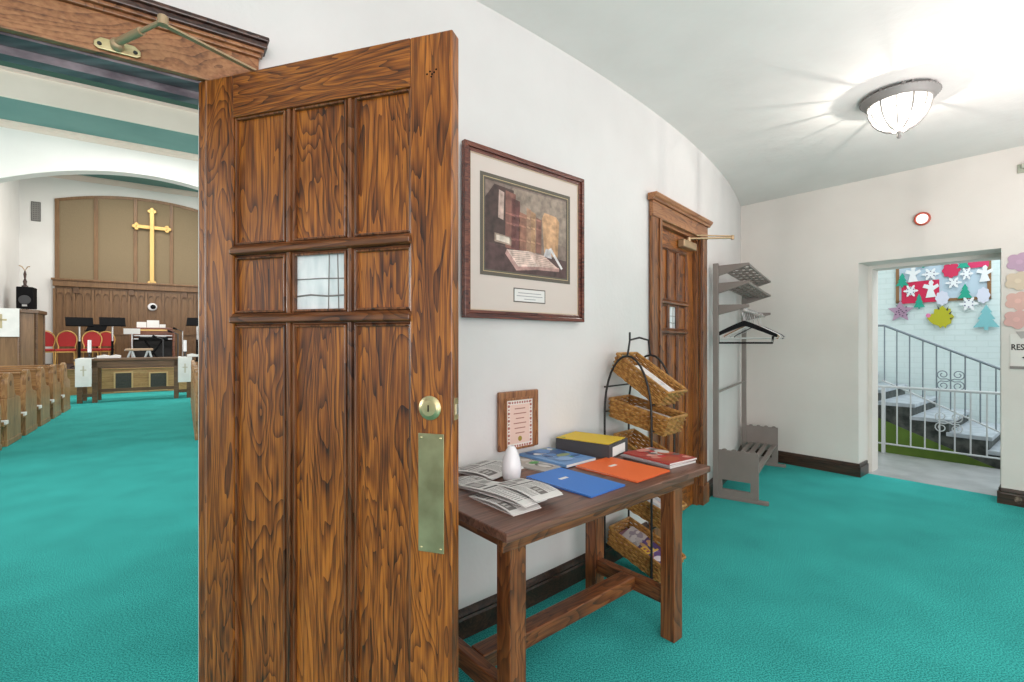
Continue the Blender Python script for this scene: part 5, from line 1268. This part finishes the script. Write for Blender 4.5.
# pulpit
pu = thing('pulpit', 'oak panelled pulpit with white cloth at the left edge of the chancel', 'pulpit', N(-3.36, 15.24, 0), NAVE)
def ngon(k): return [(a*k, b*k) for a, b in ((-0.66, -0.95), (0.66, -0.95), (1, -0.55), (1, 0.55), (0.66, 0.95), (-0.66, 0.95), (-1, 0.55), (-1, -0.55))]
MB().prism(ngon(0.50), 'z', 0, 0.60).build('pedestal', M_chancel, pu, 0.01)
MB().prism(ngon(0.69), 'z', 0.60, 0.71).build('plinth', M_chancel, pu, 0.01)
MB().prism(ngon(0.63), 'z', 0.71, 1.96).build('body', M_chancel, pu)
mb = MB()
for i in range(8):
    a, b = ngon(0.632)[i]; mb.tube([(a, b, 0.71), (a, b, 1.96)], 0.03, 8)
mb.build('corner_post', M_alt, pu)
MB().prism(ngon(0.69), 'z', 1.96, 2.04).build('cap', M_alt, pu, 0.012)
o = thing('pulpit_cloth', 'white cloth with embroidered cross hanging on the pulpit front', 'cloth', N(-3.36, 15.24, 2.041), NAVE)
mb = MB(); mb.box(-0.30, 0.43, -0.665, -0.2, 0.001, 0.008); mb.box(-0.30, 0.43, -0.673, -0.665, -0.60, 0.008); mb.build('linen', M_cloth, o)
mb = MB(); mb.box(0.13, 0.17, -0.676, -0.673, -0.42, -0.12); mb.box(0.06, 0.24, -0.676, -0.673, -0.26, -0.22); mb.build('embroidered_cross', mat('gold_thread', (0.5, 0.42, 0.25), 0.7), o)

# loudspeaker on a stand with a lamp on it
s_ = 18.6; q, z = on_s(27, 309, s_); z1_ = on_s(27, 287.5, s_)[1]; hwd = (on_s(37.3, 300, s_)[0]-on_s(17.5, 300, s_)[0])/2*0.86
o = thing('speaker_stand', 'black pole stand under the chancel loudspeaker', 'stand', N(q, s_, PZ), NAVE)
MB().tube([(0, 0, 0.06), (0, 0, z-PZ-0.01)], 0.03, 10).build('pole', M_black, o)
MB().lathe([(0.25, 0), (0.25, 0.03), (0.05, 0.06), (0, 0.06)], 18).build('base', M_black, o)
o = thing('loudspeaker', 'black loudspeaker box beside the pulpit', 'speaker', N(q, s_, z), NAVE)
MB().box(-hwd, hwd, -0.25, 0.2, 0, z1_-z).build('cabinet', M_black, o, 0.02)
mb = MB(); mb.lathe([(hwd*0.75, 0), (hwd*0.7, 0.012), (0, 0.012)], 20, M=Mx((0, -0.25, (z1_-z)*0.4), rx=R(90))); mb.build('woofer', M_greyp, o)
MB().box(-0.05, 0.05, -0.256, -0.25, 0.06, 0.11).build('badge', M_steel, o)
o = thing('brass_ornament', 'slim dark brass ornament standing on the loudspeaker', 'ornament', N(q-0.04, s_, z1_+0.0005), NAVE)
MB().lathe([(0.07, 0), (0.07, 0.04), (0.03, 0.07), (0.045, 0.16), (0.02, 0.24), (0.035, 0.36), (0.015, 0.46), (0, 0.47)], 14).build('stem', M_crown, o)
mb = MB(); mb.tube([(-0.12, 0, 0.60), (-0.06, 0, 0.57), (0, 0, 0.46), (0.05, 0, 0.57), (0.10, 0, 0.585)], 0.014, 8); mb.build('branch', M_arm, o)

# red chairs with gilt frames
def make_chair():
    t = thing('banquet_chair', 'x', 'chair', (0, 0, 0), 0, 'red gilt-framed chairs on the chancel platform')
    MB().box(-0.22, 0.22, -0.22, 0.22, 0.42, 0.49).build('seat', M_red, t, 0.02)
    arch = [(-0.18, 0.55), (0.18, 0.55)] + [(0.215*math.cos(R(a)), 0.74+0.22*math.sin(R(a))) for a in range(-15, 196, 15)]
    mb = MB(); mb.prism(arch, 'y', 0.205, 0.235); mb.build('backrest', M_red, t, 0.01)
    fr_ = [(-0.20, 0.22, 0.44), (-0.19, 0.22, 0.55)] + [(-0.235*math.cos(R(a)), 0.22, 0.74+0.24*math.sin(R(a))) for a in range(-12, 193, 12)] + [(0.19, 0.22, 0.55), (0.20, 0.22, 0.44)]
    MB().tube(fr_, 0.016, 8).build('back_frame', M_chgold, t)
    mb = MB(); mb.box(-0.225, 0.225, -0.225, 0.225, 0.39, 0.42); mb.build('seat_frame', M_chgold, t)
    for x in (-0.205, 0.205):
        for y in (-0.205, 0.205): MB().tube([(x, y, 0.40), (x*1.06, y*1.08, 0.0)], 0.014, 8).build('leg', M_chgold, t)
    for o in t.children: o.data.transform(Matrix.Diagonal((0.88, 0.9, 0.98, 1)))
    return t
ch = make_chair()
cs = [(66, 17.5, 0.05, 'red chair left of the first music stand'), (90.5, 17.3, -0.06, 'red chair behind the left candle'), (103.5, 17.95, -0.2, 'red chair between the two music stands, behind its neighbour'), (44.5, 17.6, 0.15, 'red chair half hidden behind the pulpit')]
for k, (px, s_, rz, lb) in enumerate(cs):
    q = on_s(px, 350, s_)[0]
    if k == 0: ch.location = N(q, s_, PZ+0.001); ch.rotation_euler = (0, 0, NAVE+rz); ch['label'] = lb
    else: dup(ch, N(q, s_, PZ+0.001), NAVE+rz, lb)

# music stands
def make_stand(tilt=-28):
    t = thing('music_stand', 'x', 'music stand', (0, 0, 0), 0, 'black music stands on the chancel platform')
    mb = MB(); mb.prism([(-0.27, -0.15), (0.27, -0.15), (0.27, 0.15), (-0.27, 0.15)], 'y', -0.012, 0.0, M=Mx((0, 0, 1.32), rx=R(tilt)))
    mb.box(-0.27, 0.27, -0.06, -0.012, -0.155, -0.14, M=Mx((0, 0, 1.32), rx=R(tilt))); mb.build('desk', M_black, t, 0.004)
    MB().tube([(0, 0.02, 0.75), (0, 0.02, 1.28)], 0.022, 8).build('upper_post', M_steel, t)
    MB().tube([(0, 0.02, 0.05), (0, 0.02, 0.76)], 0.028, 8).build('lower_post', M_black, t)
    for a in (90, 210, 330): MB().tube([(0, 0.02, 0.10), (0.22*math.cos(R(a)), 0.02+0.22*math.sin(R(a)), 0.012)], 0.012, 6).build('foot', M_black, t)
    return t
ms = make_stand()
for k, (px, s_, rz, lb) in enumerate([(79.5, 16.6, 0.25, 'black music stand left of the pair behind the communion table'), (112.5, 16.6, 0.2, 'black music stand right of the pair, above the red chairs'), (197, 17.8, -0.2, 'black music stand at the right beside the open door edge'), (97, 18.9, -0.5, 'black music stand farther back between the front pair')]):
    q = on_s(px, 320, s_)[0]; zz = on_s(px, 322.0 if k != 3 else 328, s_)[1] - PZ - 1.32
    if k == 0: o = ms; ms.location = N(q, s_, PZ+0.001); ms.rotation_euler = (0, 0, NAVE+rz); ms['label'] = lb
    else: o = dup(ms, N(q, s_, PZ+0.001), NAVE+rz, lb)
    o.scale = (1, 1, (1.32+zz)/1.32)

# organ with sheets, keyboard on a stand, bench, microphones
s_ = 18.3; q0, q1 = on_s(131, 335, s_)[0], on_s(175, 335, s_)[0]; qm_ = (q0+q1)/2; hw_ = (q1-q0)/2
og = thing('organ', 'reddish wooden electronic organ in front of the carved screen', 'organ', N(qm_, s_, PZ), NAVE)
M_org = wood('organ_mahogany', (0.05, 0.014, 0.006), (0.16, 0.045, 0.017), (0.28, 0.09, 0.035), 'X', 0.6, 0.35)
MB().box(-hw_, hw_, 0.0, 0.55, 0.12, 0.72).build('lower_case', M_iron, og, 0.01)
for x in (-hw_, hw_-0.06): MB().box(x, x+0.06, -0.30, 0.55, 0, 1.0).build('cheek', M_org, og, 0.01)
MB().box(-hw_+0.06, hw_-0.06, 0.05, 0.5, 0.72, 1.10).build('upper_case', M_org, og, 0.01)
for z in (0.74, 0.84):
    k_ = MB().box(-hw_+0.07, hw_-0.07, -0.28+(z-0.74), -0.02+(z-0.74)*0.6, z, z+0.025, (0.7, 0.68, 0.62)).build('keyboard', M_porc, og)
    mb = MB()
    for j in range(24): mb.box(-hw_+0.09+j*(2*hw_-0.18)/24, -hw_+0.115+j*(2*hw_-0.18)/24, -0.16+(z-0.74), -0.03+(z-0.74)*0.6, z+0.025, z+0.034)
    mb.build('black_key', M_black, k_)
MB().box(-hw_+0.2, hw_-0.2, 0.02, 0.05, 1.0, 1.04).build('lamp_strip', M_gold, og)
shl = [(136, 147, 322, 'white music sheet at the left on top of the organ'), (146, 160, 320.3, 'tallest white music sheet in the middle on top of the organ'), (159, 166, 324.5, 'small white music sheet at the right on top of the organ')]
for a, b, pyt, lb in shl:
    qa, zt = on_s(a, pyt, s_+0.2); qb = on_s(b, pyt, s_+0.2)[0]; zt = on_s((a+b)/2, pyt, s_+0.2)[1]
    o = thing('music_sheet', lb, 'music sheet', N((qa+qb)/2, s_+0.2, PZ+1.101), NAVE, 'music sheets on the organ')
    mb = MB(); hh = zt-PZ-1.10; mb.box(-(qb-qa)*0.44, (qb-qa)*0.44, -0.006, 0.006, 0, hh, M=Mx(rx=R(-6))); mb.build('paper', M_paper, o)
s2_ = 17.3
qk0, qk1 = on_s(139, 340, s2_)[0], on_s(168, 340, s2_)[0]; zk = on_s(155, 340, s2_)[1]
o = thing('keyboard_stand', 'black crossed-leg keyboard stand before the organ', 'stand', N((qk0+qk1)/2, s2_, PZ), NAVE)
hk = zk-PZ; hwk = (qk1-qk0)/2
for y in (-0.12, 0.12):
    for s in (-1, 1): MB().tube([(-s*hwk*0.6, y+0.012*s, 0.02), (s*hwk*0.6, y+0.012*s, hk-0.02)], 0.018, 8).build('crossed_leg', M_black, o)
for x in (-hwk*0.6, hwk*0.6): MB().tube([(x, -0.2, hk-0.02), (x, 0.2, hk-0.02)], 0.018, 8).build('support_arm', M_black, o)
o = thing('electronic_keyboard', 'black electronic keyboard on the crossed-leg stand', 'keyboard', N((qk0+qk1)/2, s2_, PZ+hk+0.0005), NAVE)
MB().box(-hwk, hwk, -0.18, 0.18, 0, 0.09).build('case', M_black, o, 0.01)
k_ = MB().box(-hwk+0.04, hwk-0.04, -0.175, -0.03, 0.09, 0.10).build('white_keys', M_porc, o)
s3_ = 16.65; qa, za = on_s(125.5, 348.5, s3_); qb = on_s(153, 348.5, s3_)[0]
o = thing('organ_bench', 'low tan bench with white crossed legs before the organ', 'bench', N((qa+qb)/2, s3_, PZ), NAVE); hb = za-PZ; hwb = (qb-qa)/2
MB().box(-hwb, hwb, -0.16, 0.16, hb-0.06, hb).build('seat', mat('tan_vinyl', (0.50, 0.33, 0.22), 0.5), o, 0.015)
for sx in (-1, 1):
    for s in (-1, 1): MB().tube([(sx*hwb*0.62-0.14, s*0.12, 0.0), (sx*hwb*0.62+0.0, s*0.12, hb-0.06)], 0.02, 8).build('leg', M_rail, o); MB().tube([(sx*hwb*0.62+0.14, s*0.12, 0.0), (sx*hwb*0.62+0.03, s*0.12, hb-0.06)], 0.02, 8).build('leg', M_rail, o)
qx, zx = on_s(132, 332, 17.7)
o = thing('lectern_card', 'white notice card on a thin white stand left of the organ', 'card stand', N(qx, 17.7, PZ), NAVE)
MB().tube([(0, 0, 0.02), (0, 0, zx-PZ)], 0.018, 8).build('post', M_porc, o)
MB().lathe([(0.14, 0), (0.14, 0.02), (0, 0.025)], 16).build('base', M_porc, o)
MB().box(-0.19, 0.19, -0.03, -0.018, zx-PZ-0.06, zx-PZ+0.10).build('card', M_paper, o)
MB().tube([(-0.17, 0, 0.42), (0.17, 0, 0.42)], 0.016, 8).build('cross_bar', M_porc, o)
for k, (px, s_, top, lb) in enumerate(((182.5, 17.6, 331, 'microphone stand right of the organ'), (178, 17.0, 334, 'microphone stand at the right end of the organ'), (163, 16.7, 339, 'microphone stand in front of the organ keys'))):
    q, z = on_s(px, top, s_); h_ = z-PZ
    o = thing('microphone_stand', lb, 'microphone stand', N(q, s_, PZ), NAVE, 'microphone stands by the organ')
    MB().tube([(0, 0, 0.02), (0, 0, h_)], 0.014, 8).build('pole', M_steel if k == 0 else M_greyp, o)
    MB().lathe([(0.14, 0), (0.14, 0.02), (0.03, 0.035), (0, 0.035)], 16).build('base', M_black, o)
    MB().tube([(0, 0, h_-0.01), (-0.14, -0.10, h_+0.05)], 0.012, 8).build('boom', M_greyp, o)
    MB().tube([(-0.14, -0.10, h_+0.05), (-0.22, -0.16, h_+0.08)], [0.02, 0.034], 10).build('microphone', M_black, o)
